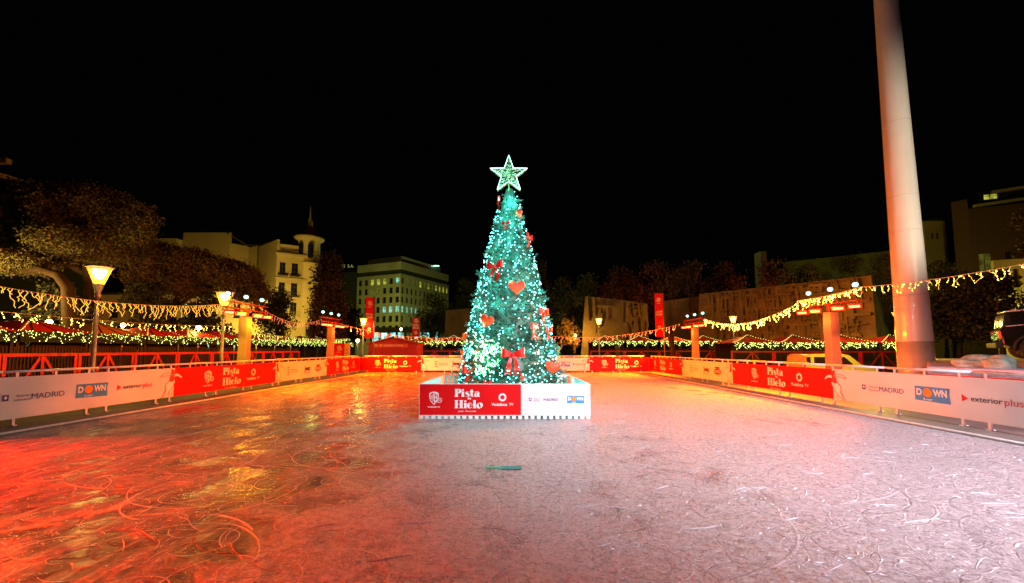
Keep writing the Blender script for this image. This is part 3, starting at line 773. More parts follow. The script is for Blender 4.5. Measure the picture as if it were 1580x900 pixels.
# ------------------------------------------------------------------ wrapped masts with floods and heaters
M['flood_lens'] = emat('cyan flood lens', (.22, 1, .90), 3.2, base=(.6, .9, .9))
M['heater_glow'] = emat('glowing heater element', (1, .40, .10), 3.2, base=(.9, .4, .2))
M['heater_red'] = emat('heater reflector', (1, .02, .01), .30, base=(.5, .02, .02))
M['beam_red'] = pmat('dark red truss', (.20, .02, .02), .5, .2)
def mast(x, y, label, lenses=3, inward=1, spill=(1, .10, .004)):
    root = empty('light_mast', (x, y, GZ), 0, label=label, cat='mast', group='wrapped light masts beside the rink')
    H = 3.0-GZ
    mb = MB(); n = 10; vs = []
    for i in range(n+1):
        z = H*i/n; w = .175+.008*math.sin(i*1.7)+.02*(1 if i == 0 else 0)
        for a, b_ in ((-1, -1), (1, -1), (1, 1), (-1, 1)): vs.append((a*w, b_*w, z))
    mb.add(vs, [(4*i+k, 4*i+(k+1) % 4, 4*i+4+(k+1) % 4, 4*i+4+k) for i in range(n) for k in range(4)]+[(4*n, 4*n+1, 4*n+2, 4*n+3)])
    mb.build('wrapped_column', M['wrap'], root, bevel=.02)
    mb = MB()
    for dy in (-.12, .12):
        for dz in (.30, .55): mb.tube([(dy, -1.35, H+dz), (dy, 1.35, H+dz)], .022, 6)
    for k in range(11):
        yy = -1.35+.27*k; mb.tube([(-.12, yy, H+.30), (.12, yy, H+.30)], .012, 4); mb.tube([(-.12, yy, H+.30), (-.12, yy+.27 if k < 10 else yy, H+.55)], .012, 4)
    mb.box((0, 0, H+.16), (.16, .16, .30)); mb.build('truss', M['beam_red'], root)
    for k in range(lenses):
        yy = -1.1+1.1*k
        mb = MB(); mb.box((0, yy, H+.86), (.14, .17, .17)); mb.bar((0, yy-.14, H+.60), (0, yy-.14, H+.90), .02); mb.bar((0, yy+.14, H+.60), (0, yy+.14, H+.90), .02)
        fl_ = mb.build('floodlight', M['black'], root)
        mb = MB(); mb.smooth = True; d = Vector((-x*.6, -y, -1.2)).normalized()
        mb.lathe((0, 0, 0), [(0, .03), (.06, .02), (.078, 0), (.078, -.1)], 16)
        q = d.to_track_quat('Z', 'Y').to_matrix(); mb.v = [tuple(q @ Vector(v)+Vector((0, yy, H+.86))+d*.15) for v in mb.v]
        mb.build('lens', M['flood_lens'], fl_)
    for yy in (-1.25, -.55, .55, 1.25):
        nrm = Vector((inward*.62, -.45, -.55)).normalized(); qq = nrm.to_track_quat('Z', 'Y').to_matrix()
        c_ = Vector((inward*.16, yy, H+.10)); mb = MB(); mb.box(c_, (.40, .17, .07), qq); mb.bar((0, yy, H+.32), tuple(c_), .02)
        ht = mb.build('heater', M['heater_red'], root)
        mb = MB(); mb.box(c_+nrm*.037, (.30, .09, .01), qq); mb.build('glowing_element', M['heater_glow'], ht)
        if abs(yy) < 1: lamp('column_spill', 'POINT', (x+inward*.50, y+yy*.9, 2.72), 110, spill, radius=.06)  # points added beside the heaters to tint the column
        lamp('heater_or_fill_beam', 'SPOT', (x+inward*.35, y+yy, 2.9), 0, ORNG, (x+inward*6.5, y+yy, 0), 100, 1, .15).data.energy = 7500 if y < 20 else 9500
    sx_ = x+inward*.9; lamp('heater_or_fill_beam', 'SPOT', (sx_, y-6, 3.1), 5200 if inward < 0 else 3600, spill, (x, y, 1.4), 15, .7, .1)  # spot added to tint the column; no heater hangs there
    return root
LM = (-11.55, 24.8); RM = (12.05, 21.6); LF = (-11.5, 36.4); RF = (12.0, 37.6)
LM = (LM[0], LM[1]*K); RM = (RM[0], RM[1]*K); LF = (LF[0], LF[1]*K); RF = (RF[0], RF[1]*K)
mast(*LM, 'wrapped mast with cyan floods and red heaters beside the left street lamps', 3, 1, (1, .34, .01))  # yellow spill added to tint this column; its heaters are red
mast(*RM, 'tall orange-lit wrapped mast in front of the yellow van', 3, -1)
mast(*LF, 'pink-lit wrapped mast near the far left corner of the rink', 3, 1)
mast(*RF, 'orange-lit wrapped mast near the far right corner of the rink', 3, -1)

# ------------------------------------------------------------------ icicle light strings
def light_string(a, b_, sag, nd, label, wire, bulb, drop=.35, density=1.0, br=.012, cable='wire_pale', wr=.006):
    a = Vector(a); b_ = Vector(b_); pts = curve_pts(a, b_, sag, 40)
    root = empty('icicle_light_string', a, 0, label=label, cat='light string', group='icicle light strings')
    mb = MB(); mb.smooth = True; mb.tube(pts, .009, 5); mb.build('cable', M[cable], root, a)
    dr = (b_-a).normalized()
    for i in range(nd):
        t = (i+.5+random.uniform(-.3, .3))/nd; k = t*40; i0 = min(39, int(k)); p = pts[i0].lerp(pts[i0+1], k-i0)
        mb = MB(); q = Vector(p); ps = [q.copy()]; d = Vector((0, 0, -1)); ln = drop*random.choice((.45, .7, 1, 1.2)); n = max(3, int(ln/.055))
        for j in range(n):
            d = (Vector((0, 0, -1))*.8+dr*random.gauss(0, .75)+Vector((random.gauss(0, .3), 0, 0))).normalized()
            q = q+d*.055; ps.append(q.copy())
        mb.cur = 0; mb.tube(ps, wr, 4); mb.cur = 1
        if bulb:
            for pt in ps[1:]:
                if random.random() < density: mb.octa(pt+Vector((random.gauss(0, .015), random.gauss(0, .015), 0)), br*random.uniform(.7, 1.3))
        else: mb.octa(ps[-1], .008)
        mb.build('light_drop', [M[wire], M[bulb or wire]], root, a)
light_string((LM[0], LM[1]-1.3, 3.42), (LM[0], 7.8*K, 3.5), .52, 125, 'golden icicle lights hanging from the near left mast past the first street lamp', 'wire_gold', None, .48, wr=.006)
light_string((LM[0], LM[1]+1.3, 3.42), (LF[0], LF[1]-1.3, 3.42), .42, 30, 'rose-coloured icicle lights between the two left masts', 'wire_rose', None, .34, wr=.007)
light_string((RM[0], RM[1]-1.3, 3.75), (RM[0], 7.5*K, 4.0), .28, 60, 'warm icicle lights rising in front of the tall pale pole', 'wire_gold', 'bulb_warm', .36, .55, .011, wr=.004)
light_string((RM[0], RM[1]+1.3, 3.65), (RF[0], RF[1]-1.3, 3.5), .62, 64, 'warm icicle lights in front of the carved concrete wall', 'wire_gold', 'bulb_warm', .42, .8, .020, wr=.004)
light_string((LM[0]-.14, LM[1]-1.5, 3.75), (LM[0]-.14, LM[1]+1.5, 3.62), .05, 22, 'golden icicle lights along the truss of the near left mast', 'wire_gold', None, .3, wr=.006)
light_string((RM[0]-.14, RM[1]-1.5, 3.72), (RM[0]-.14, RM[1]+1.5, 3.62), .05, 34, 'warm icicle lights along the truss of the mast by the van', 'wire_gold', 'bulb_warm', .34, .9, .017, wr=.005)
light_string((LF[0], LF[1]+1.3, 3.3), (-.2, 40.5*K, 2.95), .75, 48, 'rose icicle lights across the far end left of the tree', 'wire_rose', None, .42, wr=.013)
light_string((-.2, 40.5*K, 2.95), (RF[0]-.4, RF[1]+1.2, 3.35), .72, 52, 'rose icicle lights across the far end right of the tree', 'wire_rose', None, .42, wr=.013)
light_string((-17.5, 17.3*K, 2.95), (-17.5, 36*K, 3.05), .18, 44, 'pale icicle lights strung above the left market roofs', 'wire_pale', 'bulb_warm', .40, .6, .016, wr=.004)
light_string((-17.5, 38*K, 2.75), (-17.5, 62*K, 2.75), .22, 60, 'greenish icicle lights strung over the far left market stalls', 'wire_pale', 'bulb_green', .5, .8, .020, wr=.004)

# ------------------------------------------------------------------ street lamps
M['lamp_glass'] = emat('lit lantern glass', (1, .48, .02), 1.0, base=(.9, .6, .1)); M['lamp_glass'].node_tree.nodes['Principled BSDF'].inputs['Alpha'].default_value = .72
M['lamp_core'] = emat('lamp bulb', (1, .72, .25), 26, base=(1, .9, .6))
def street_lamp(x, y, ztop, label, power=700, s=1.0, light=True):
    root = empty('street_lamp', (x, y, GZ), 0, label=label, cat='street lamp', group='lantern street lamps')
    H = ztop-GZ
    v = s*1.35
    mb = MB(); mb.smooth = True; mb.tube([(0, 0, 0), (0, 0, .5), (0, 0, H-.78*v)], [.095*s, .085*s, .06*s], 14); mb.build('post', M['lamp_metal'], root)
    mb = MB(); mb.smooth = True; mb.lathe((0, 0, H-.78*v), [(.065*s, -.12*v), (.09*s, -.11*v), (.09*s, 0), (.075*s, .02*v), (.17*s, .28*v), (0, .28*v)], 16); mb.build('collar', M['lamp_metal'], root)
    mb = MB(); mb.smooth = True; mb.lathe((0, 0, H-.50*v), [(.16*s, .012), (.365*s, .47*v)], 20); g = mb.build('lantern_glass', M['lamp_glass'], root)
    mb = MB(); mb.smooth = True; mb.lathe((0, 0, H-.44*v), [(0, .08*v), (.10*s, .10*v), (.22*s, .30*v), (.20*s, .36*v), (0, .38*v)], 16); mb.build('lamp_bulb', M['lamp_core'], root)
    mb = MB()
    for k in range(6):
        a = PI/3*k+.2; mb.bar((.17*s*math.cos(a), .17*s*math.sin(a), H-.50*v), (.385*s*math.cos(a), .385*s*math.sin(a), H-.01), .014*s)
    mb.build('lantern_frame', M['lamp_metal'], root)
    mb = MB(); mb.smooth = True; mb.lathe((0, 0, H), [(0, .05), (.25*s, .045), (.42*s, .012), (.42*s, -.03), (.37*s, -.03)], 20); mb.build('cap', M['lamp_metal'], root)
    if light: lamp('street_or_fill_glow', 'SPOT', (x, y, ztop-.25), power, WARM, (x, y, -5), 179, .1, .22)
    if light: lamp('street_or_fill_glow', 'POINT', (x, y, ztop-.1-.9), power*.0, WARM, radius=.3)
    return root
def lamp_at(px, py, Y, label, **k):
    p = at(px, py, Y); return street_lamp(p.x, p.y, p.z, label, **k)
lamp_at(154, 412, 19.8, 'tallest street lamp at the left, its lantern flaring orange', power=1000, s=.90)
lamp_at(347, 451, 24.0, 'street lamp with round lantern beside the near left mast', power=900, s=.82)
lamp_at(561, 491, 44, 'street lamp behind the tall red flag at left', power=1500, s=.75)
lamp_at(924, 491, 50, 'street lamp in front of the first concrete block', power=1800, s=.82)
lamp_at(1131, 488, 48, 'street lamp in front of the long carved wall', power=1800, s=.82)
lamp_at(1383, 482, 40, 'street lamp half hidden by the tall pale pole', power=1800, s=.62)
M['globe'] = emat('small globe lamp', (1, .75, .25), 22, base=(1, .8, .4))
def globe_lamp(px, py, Y, r, label):
    p = at(px, py, Y); root = empty('globe_lamp', (p.x, p.y, GZ), 0, label=label, cat='lamp', group='distant globe lamps')
    H = p.z-GZ; mb = MB(); mb.tube([(0, 0, 0), (0, 0, H-r)], .05, 8); mb.build('post', M['lamp_metal'], root)
    mb = MB(); mb.smooth = True; mb.lathe((0, 0, H), [(r*math.sin(PI*i/8), -r*math.cos(PI*i/8)) for i in range(9)], 12); mb.build('globe', M['globe'], root)
    lamp('globe_glow', 'POINT', (p.x, p.y-r*1.6, p.z), 160, WARM, radius=.15)
globe_lamp(76, 497, 30, .13, 'leftmost globe lamp above the red stall roofs'); globe_lamp(190, 502, 33, .12, 'globe lamp above the orange stall roof')
globe_lamp(307, 506, 38, .14, 'globe lamp just left of the round-lantern street lamp'); globe_lamp(851, 503, 80, .20, 'higher globe lamp just right of the tree')
globe_lamp(888, 518, 84, .20, 'lower globe lamp left of the first concrete block'); globe_lamp(552, 526, 60, .17, 'low globe lamp left of the red kiosk')
globe_lamp(619, 508, 90, .18, 'small far globe lamp under the office block')

# ------------------------------------------------------------------ tall pole
M['pole_paint'] = pmat('off-white painted steel', (.56, .50, .46), .34, .06, .8, .05, bscale=1.5, coat=.3)
PX, PYY = 15.45, 22.0*K
pole = empty('flagpole', (PX, PYY, GZ), label='giant pale tapering pole rising out of the picture at the right', cat='flagpole')
mb = MB(); mb.smooth = True; lean = -.012
def prad(z): return .548-.0112*z
for nm, z0, z1, r_add in (('shaft', 0, 40, 0),):
    zs = np.linspace(0, 40, 30); mb.tube([(lean*z, 0, z) for z in zs], [prad(z) for z in zs], 48)
mb.build('shaft', M['pole_paint'], pole)
mb = MB(); mb.smooth = True
for z in (4.1, 6.6, 8.0, 11.0, 14.2, 18.0): mb.tube([(lean*z, 0, z-.008), (lean*z, 0, z+.008)], prad(z)+.003, 48)
mb.build('weld_seam', pmat('weld seam', (.40, .34, .31), .5, .1), pole)
mb = MB(); mb.smooth = True; mb.tube([(.0, 0, 0), (lean*3, 0, 2.35)], [.556, prad(2.35)+.006], 48); mb.build('steel_sleeve', pmat('polished sleeve', (.46, .38, .30), .2, .2, 1.2, coat=.5), pole)

# ------------------------------------------------------------------ red braced fence panels
def fence_panel(w, h0, label, mat='redpaint', back=True):
    root = empty('fence_panel', label=label, cat='fence', group='red braced fence panels')
    t = .10; mb = MB()
    mb.box((w/2, 0, h0-.05), (w, .06, .10)); mb.box((t/2+.01, 0, (h0-.1)/2), (t, .06, h0-.1)); mb.box((w-t/2-.01, 0, (h0-.1)/2), (t, .06, h0-.1)); mb.box((w/2, 0, .21), (w-2*t-.02, .055, .10)); mb.build('frame', M[mat], root)
    mb = MB(); mb.box((w/2, -.004, h0/2), (.09, .05, h0-.22)); mb.bar((w/2-.06, .012, h0-.14), (t+.05, .012, .30), .045, .085); mb.bar((w/2+.06, .012, h0-.14), (w-t-.05, .012, .30), .045, .085); mb.build('brace', M[mat], root)
    if back:
        mb = MB(); n = int(w/.09)
        for i in range(n): mb.box((.05+(w-.1)*i/(n-1), .06, (h0+.22)/2), (.035, .02, h0+.20))
        mb.build('slats', M['dark'], root)
    return root
fp = fence_panel(2.98*K, 1.92, 'x'); fq = fence_panel(2.98, 1.92, 'x'); first = [True, True]
def put_fence(x, y, rz, z, label):
    j = 0 if rz else 1; pr = (fp, fq)[j]
    o = pr if first[j] else copy_tree(pr); first[j] = False
    o.location = (x, y, z); o.rotation_euler = (0, 0, rz); o['label'] = label
for i in range(9): put_fence(-15.2, (14.15+3.0*i)*K, R(90), GZ, 'red braced fence panel, %s from the near end of the left market fence' % ORD[i])
for i in range(4): put_fence(15.3+2.95*i, (40.2-.12*i)*K, 0, GZ, 'red braced fence panel, %s from the left in the row behind the yellow van' % ORD[i])
for i in range(2): put_fence(-8.8+3.0*i, 54*K, 0, GZ, 'red braced fence panel, %s right of the red kiosk' % ORD[i])
for i in range(4): put_fence(6.8+3.0*i, 50*K, 0, GZ, 'red braced fence panel, %s from the tree behind the far right barrier' % ORD[i])

# ------------------------------------------------------------------ market stalls
M['valance'] = pmat('dark green valance', (.006, .010, .004), .9, .3)
M['lit_orange'] = pmat('orange tent canvas', (.60, .16, .01), .6, .15, 2)
def stall(w, dep, ze, zp, label, roof='tent_red', nb=150, br=.020, gh=.42):
    nb = int(nb*.62)
    root = empty('market_stall', label=label, cat='market stall', group='market stalls with lit garlands'); E = ze-GZ; Pk = zp-GZ
    mb = MB(); mb.add([(-w/2-.1, -.1, E), (w/2+.1, -.1, E), (w/2+.1, dep+.1, E), (-w/2-.1, dep+.1, E), (0, dep/2-.3, Pk+.05)], [(0, 1, 4), (1, 2, 4), (2, 3, 4), (3, 0, 4), (3, 2, 1, 0)])
    mb.build('roof', M[roof], root)
    mb = MB(); apex = (0, dep/2-.3, Pk+.06)
    for f in (.0, .34, -.34): mb.bar((f*w, -.11, E+.01), apex, .035)
    mb.build('roof_ribs', M['dark'], root)
    mb = MB(); mb.box((0, dep/2, .55), (w*.94, dep*.9, 1.1)); mb.box((0, dep-.08, E/2), (w*.94, .06, E-.04)); mb.build('counter', M['dark'], root)
    for x in (-w/2+.06, w/2-.06):
        mb = MB(); mb.box((x, .06, E/2), (.09, .09, E)); mb.build('post', M['dark'], root)
    mb = MB(); mb.box((0, -.12, E-gh/2-.02), (w, .03, gh)); mb.build('valance', M['valance'], root)
    mb = MB(); mb.cur = 0
    for _ in range(nb):
        x = random.uniform(-w/2, w/2); z = E+.03-gh*1.15*random.random()**1.1*(.8+.3*math.sin(x*7))
        mb.cur = 1; mb.octa((x, -.17-random.random()*.05, z), br*random.uniform(.6, 1.25)); mb.cur = 0
        q = Vector((x+random.gauss(0, .05), -.15, z)); d = Vector((random.gauss(0, 1), random.gauss(0, .3), random.gauss(0, 1))).normalized()*.07
        mb.add([q-d, q+Vector((.02, 0, .02)), q+d, q-Vector((.02, 0, .02))], [(0, 1, 2, 3)])
    for sgn in (-1, 1):
        for k in range(26):
            t = k/25; p = Vector((sgn*w/2*(1-t), -.12+(dep/2-.25)*t, E+.02+(Pk+.08-E)*(t**1.25)))
            mb.cur = 1; mb.octa(p+Vector((0, -.02, random.uniform(0, .04))), br*.7) if k % 2 == 0 else None
    mb.build('garland', [M['garland'], M['bulb_green']], root)
    return root
KEEP = []
def put(root, x, y, rz): root.location = (x, y*K, GZ); root.rotation_euler = (0, 0, rz)
A_ = 20.0
protoL = stall(3.95*K, 3, 2.33, 2.90, 'x'); protoO = stall(3.95*K, 3, 2.33, 2.90, 'x', 'lit_orange')
useL = useO = False
for i in range(13):
    y = A_*885/847+.2+4.05*i
    if i == 2: o = protoO; lab = 'orange-roofed market stall right behind the tallest left street lamp'
    else:
        o = protoL if not useL else copy_tree(protoL); useL = True
        lab = 'red-roofed market stall, %s from the near end of the left row' % ORD[i]
    put(o, -A_, y, R(90)); o['label'] = lab
protoF = stall(3.2, 3, 2.40, 2.95, 'x', nb=150, br=.036); protoG = stall(3.2, 3, 2.40, 2.95, 'x', 'lit_orange', nb=150, br=.036)
uf = ug = False
for i, (px, k) in enumerate(((602, 0), (650, 1), (698, 0), (748, 0), (938, 1), (990, 0), (1042, 0), (1092, 0))):
    x = (px-790)/F*60*K
    lab = ['red-roofed stall hidden behind the red kiosk', 'orange-roofed stall just right of the red kiosk', 'red-roofed stall at the far end touching the tree on its left', 'far-end stall behind the foot of the tree',
           'orange-roofed stall behind the street lamp at the first concrete block', 'red-roofed stall left of the mirrored red flag', 'red-roofed stall right of the mirrored red flag', 'red-roofed stall behind the far right mast'][i]
    if k == 0: o = protoF if not uf else copy_tree(protoF); uf = True
    else: o = protoG if not ug else copy_tree(protoG); ug = True
    put(o, x, 60, 0); o['label'] = lab
protoR = stall(3.5, 3, 2.10, 2.62, 'x', nb=190, br=.034, gh=.46); ur = False
for i in range(4):
    px = [1161, 1229, 1299, 1370, 1441, 1512][i]; x = (px-790)/F*45*K
    o = protoR if not ur else copy_tree(protoR); ur = True
    put(o, x, 44.5-.4*i, 0); o['label'] = 'red-roofed market stall, %s from the left below the long carved wall' % ORD[i]
for y in (24, 32, 40, 50): lamp('stall_fill', 'POINT', (-17.2, y*K, 4.4), 110, (.9, .7, .15), radius=.3)  # points added above the stalls to light roofs and garlands
for x, y in ((-12, 58), (-7, 58), (10, 58), (16, 58), (19, 43), (23, 43), (27, 43)): lamp('stall_fill', 'POINT', (x, y*K-1, 4.2), 70, (.9, .65, .15), radius=.3)

# ------------------------------------------------------------------ kiosk, signs, flags
kx = (606-790)/F*48*K
k = empty('kiosk', (kx, 48*K, GZ), label='closed red wooden kiosk with pitched roof behind the far barrier', cat='kiosk')
W2 = 2.02; E = 2.05-GZ; Pk = 2.55-GZ
mb = MB(); mb.box((0, 1.2, E/2), (2*W2, 2.4, E)); mb.prism([(-W2, 0), (W2, 0), (W2, 2.4), (-W2, 2.4)], E, E+.01)
mb.add([(-W2, 0, E), (W2, 0, E), (0, 0, Pk-.05), (-W2, 2.4, E), (W2, 2.4, E), (0, 2.4, Pk-.05)], [(0, 1, 2), (4, 3, 5)]); mb.build('wall', M['redpaint'], k)
mb = MB()
for s_ in (-1, 1): mb.add([(0, -.2, Pk), (s_*(W2+.25), -.2, E-.04), (s_*(W2+.25), 2.6, E-.04), (0, 2.6, Pk), (0, -.2, Pk+.06), (s_*(W2+.25), -.2, E+.02), (s_*(W2+.25), 2.6, E+.02), (0, 2.6, Pk+.06)],
    [(0, 1, 2, 3), (7, 6, 5, 4), (0, 4, 5, 1), (1, 5, 6, 2), (3, 2, 6, 7)])
mb.build('roof', M['tent_red'], k)
for i in range(3):
    mb = MB(); mb.box((-1.22+1.22*i, -.02, 1.25), (1.12, .05, 1.5)); mb.build('shutter', M['redpaint'], k)
mb = MB(); mb.box((-.15, -.04, E-.15), (2.9, .04, .30)); sg = mb.build('sign_board', pmat('red sign board', (.65, .10, .02), .5, .1), k)
ink = Ink(); ink.text('print_white', 'ALQUILER DE PATINES', .1, E-.15, width=1.6, bold=.02); ink_one('white_lettering', ink, sg, y=-.065)
logo('shield_logo', sg, shield, -1.35, E-.13, .22, y=-.065); logo('ring_logo', sg, ring, -.95, E-.15, .09, y=-.065)
def flag(px, py0, py1, Y, w, mirror, label, pole_right=True):
    a = at(px, py0, Y); b_ = at(px, py1, Y)
    root = empty('flag_banner', (a.x, a.y, GZ), 0, label=label, cat='flag'); z1 = a.z-GZ; z0 = b_.z-GZ; s = 1 if pole_right else -1
    mb = MB(); mb.smooth = True; mb.tube([(s*w*.5+.04*s, 0, 0), (s*w*.5+.04*s, 0, z1+.05)], .045, 8); mb.build('pole', M['lamp_metal'], root)
    mb = MB(); mb.box((0, 0, (z0+z1)/2), (w, .012, z1-z0)); cl = mb.build('cloth', M['vinyl_red'], root)
    H = z1-z0; kw = dict(y=-.008, mirror=mirror)
    logo('shield_logo', cl, shield, 0, z1-H*.16, w*.62, **kw); logo('title_lettering', cl, pista, 0, z0+H*.55, w*.78, **kw); logo('ring_logo', cl, ring, 0, z0+H*.22, w*.2, **kw)
flag(571, 459, 522, 44.5, .66, False, 'tall red flag banner in front of the office block')
flag(642, 491, 520, 62, .80, False, 'short dark red flag banner right above the kiosk roof')
flag(1016, 453, 520, 42.5, .60, True, 'tall red flag banner with mirrored lettering right of the tree')
# leaning sign stand
p = at(523, 552, 41.5)
sg = empty('sign_stand', (p.x, p.y, GZ), label='red and yellow sign boards standing at the far left corner', cat='sign')
mb = MB(); mb.box((0, 0, 1.5), (.74, .05, 1.96)); r_ = mb.build('red_board', M['vinyl_red'], sg)
mb = MB(); mb.box((.58, 0, 1.5), (.38, .05, 1.96)); y_ = mb.build('yellow_board', pmat('yellow board', (.72, .52, .06), .5, .06), sg)
logo('shield_logo', r_, shield, 0, 2.1, .4, y=-.03); logo('title_lettering', r_, pista, 0, 1.45, .5, y=-.03)
ink = Ink(); ink.text('print_black', 'ON', .58, 2.0, width=.16); ink.rect('print_grey', .46, 1.75, .7, 1.8); ink_one('black_lettering', ink, y_, y=-.03)

# ------------------------------------------------------------------ van
M['van_paint'] = pmat('pale van paint', (.62, .55, .20), .3, .05, 2, coat=.6)
M['glass_dark'] = pmat('dark glass', (.012, .014, .015), .08, .2)
M['tyre'] = pmat('tyre rubber', (.02, .02, .02), .8, .2)
M['alloy'] = pmat('alloy rim', (.5, .5, .52), .25, .1, metal=.9)
M['tail'] = pmat('red tail lamp', (.5, .01, .01), .25, .1)
def extrude_profile(mb, prof, y0, y1, inset=0):
    n = len(prof); vs = [(x, y0, z) for x, z in prof]+[(x, y1, z) for x, z in prof]
    mb.add(vs, [tuple(range(n)), tuple(range(n, 2*n))[::-1]]+[((i+1) % n, i, n+i, n+(i+1) % n) for i in range(n)])
def wheel(parent, x, y, z, r, w, rim=True):
    mb = MB(); mb.smooth = True; mb.tube([(x, y-w/2, z), (x, y-w/2+.03, z), (x, y+w/2-.03, z), (x, y+w/2, z)], [r*.92, r, r, r*.92], 28); wh = mb.build('wheel', M['tyre'], parent)
    mb = MB(); mb.tube([(x, y-w/2-.004, z), (x, y-w/2+.01, z)], r*.18, 14)
    mb.smooth = False
    for kk in range(7):
        a = 2*PI*kk/7; mb.bar((x, y-w/2-.01, z), (x+math.cos(a)*r*.62, y-w/2-.01, z+math.sin(a)*r*.62), .025, r*.16)
    n = 28; mb.smooth = True
    mb.tube([(x+math.cos(2*PI*i/n)*r*.62, y-w/2-.006, z+math.sin(2*PI*i/n)*r*.62) for i in range(n+1)], .018, 6)
    mb.build('rim', M['alloy'], wh)
vy = 35.0*K; vx = (1240-790)/F*vy
van = empty('parked_van', (vx, vy, GZ), label='yellowish small passenger van parked behind the wrapped mast', cat='van')
prof = [(0, .35), (0, .9), (.12, 1.62), (.3, 1.76), (2.3, 1.78), (2.75, 1.68), (3.45, 1.12), (4.15, .98), (4.28, .75), (4.3, .32)]
mb = MB(); extrude_profile(mb, prof, 0, 1.75); mb.build('body', M['van_paint'], van, bevel=.05)
for x0, x1, s0, s1 in ((.10, .34, .0, .0), (.55, 1.75, 0, 0), (1.9, 2.95, 0, .55)):
    mb = MB(); pts = [(x0, 1.1), (x1, 1.1), (x1-s1, 1.58), (x0+s0, 1.58)]; mb.add([(x, -.012, z) for x, z in pts]+[(x, .01, z) for x, z in pts], [(0, 1, 2, 3), (1, 0, 4, 5), (2, 1, 5, 6), (3, 2, 6, 7), (0, 3, 7, 4)]); mb.build('window', M['glass_dark'], van)
for x in (.85, 3.5): wheel(van, x, .08, .32, .32, .2); wheel(van, x, 1.67, .32, .32, .2)
mb = MB(); mb.box((.01, .08, .95), (.05, .12, .4)); mb.build('tail_lamp', M['tail'], van)
mb = MB(); mb.box((4.2, .15, .82), (.12, .24, .12)); mb.build('headlight', pmat('headlamp glass', (.5, .5, .45), .15, .1), van)
lamp('street_or_fill_glow', 'POINT', (vx+1.5, vy-3.0, 2.4), 700, (1, .66, .05), radius=.3)  # light added to make the van brighter and yellower

# ------------------------------------------------------------------ snow platform, rocks, off-roader
M['platform_side'] = pmat('snow covered platform board', (.72, .52, .66), .7, .2, 3, .8, bscale=8)
SPZ = 1.14
sp_ = empty('display_platform', (10.85, 15.1*K, GZ), label='snow topped display platform behind the right barrier', cat='platform')
so = (10.85, 15.1*K, GZ)
mb = MB(); mb.prism([(10.85, 15.1*K), (10.9, 9.0*K), (27, 9.0*K), (27, 19.5), (20.3, 19.5)][::-1], .95, SPZ); mb.build('snow_slab', M['platform_side'], sp_, so, bevel=.04)
mb = MB(); mb.prism([(10.92, 15.03*K), (10.97, 9.05*K), (26.9, 9.05*K), (26.9, 19.4), (20.3, 19.4)][::-1], GZ, .95); mb.build('red_skirt', M['vinyl_red'], sp_, so)
def rock(px, py, Y, rx, ry, rz_, label, mat):
    p = at(px, py, Y); bm = bmesh.new(); bmesh.ops.create_icosphere(bm, subdivisions=4, radius=1)
    for v in bm.verts:
        c_ = v.co; s = 1+.16*math.sin(c_.x*2.3+px)*math.cos(c_.y*2.9+px)+.09*math.sin(c_.z*6+c_.x*5+px)+.03*math.sin(c_.x*17+c_.z*13)*math.cos(c_.y*15)
        v.co = Vector((c_.x*rx*s, c_.y*ry*s, max(c_.z, -.35)*rz_*s))
    me = bpy.data.meshes.new('boulder'); bm.to_mesh(me); bm.free(); me.materials.append(mat)
    for q in me.polygons: q.use_smooth = True
    o = bpy.data.objects.new('boulder', me); COL.objects.link(o); o.location = (p.x, p.y, SPZ+rz_*.3)
    tag(o, label=label, cat='boulder', group='snow dusted boulders')
M['rock'] = pmat('snow dusted rock', (.42, .44, .40), .8, .45, 3, .9, bscale=14)
rock(1512, 557, 15.0, .50, .40, .24, 'long low snow dusted boulder on the left of the display platform', M['rock'])
rock(1542, 558, 14.2, .30, .28, .25, 'blocky snow dusted boulder in front of the dark off-road car wheel', M['rock'])
M['car_paint'] = pmat('black car paint', (.012, .014, .014), .12, .1, 2, coat=1)
M['fender'] = pmat('matt black plastic', (.02, .02, .02), .6, .1)
suv = empty('off_road_car', (18.95, 15.3, SPZ), 0, label='black boxy off-road car displayed on the snow platform', cat='car'); suv.rotation_euler = (0, R(-5), R(-42))
prof = [(0, .62), (-.02, 1.22), (.12, 1.30), (3.55, 1.32), (3.9, 1.2), (3.92, .6), (3.6, .5), (.2, .5)]
mb = MB(); extrude_profile(mb, prof, 0, 1.75); mb.build('body', M['car_paint'], suv, bevel=.04)
mb = MB(); prof = [(.08, 1.30), (.22, 1.84), (2.15, 1.86), (2.6, 1.32)]; extrude_profile(mb, prof, .08, 1.67); cb = mb.build('cabin', M['car_paint'], suv, bevel=.04)
for x0, x1 in ((.3, .95), (1.05, 1.7), (1.78, 2.2)):
    mb = MB(); mb.box(((x0+x1)/2, .07, 1.58), (x1-x0, .03, .36)); mb.build('window', M['glass_dark'], cb)
mb = MB(); mb.box((1.2, .87, 1.90), (1.9, 1.3, .05)); mb.build('roof_rack', M['alloy'], suv)
mb = MB(); mb.bar((.15, -.02, 1.33), (3.6, -.02, 1.35), .03, .03); mb.build('trim_strip', M['alloy'], suv)
for x in (.78, 3.12):
    wheel(suv, x, .02, .42, .42, .28); wheel(suv, x, 1.73, .42, .42, .28)
    mb = MB(); mb.smooth = True; mb.tube([(x+math.cos(a)*.53, -.03, .42+math.sin(a)*.53) for a in np.linspace(-.1, PI+.1, 16)], .055, 6); mb.build('fender_flare', M['fender'], suv)
mb = MB(); mb.box((-.03, .06, 1.02), (.06, .14, .26)); mb.build('tail_lamp', emat('lit tail lamp', (1, .04, .01), .8, base=(.6, .02, .02)), suv)
mb = MB(); mb.box((-.10, .85, .62), (.2, 1.7, .2)); mb.build('bumper', M['fender'], suv, bevel=.03)
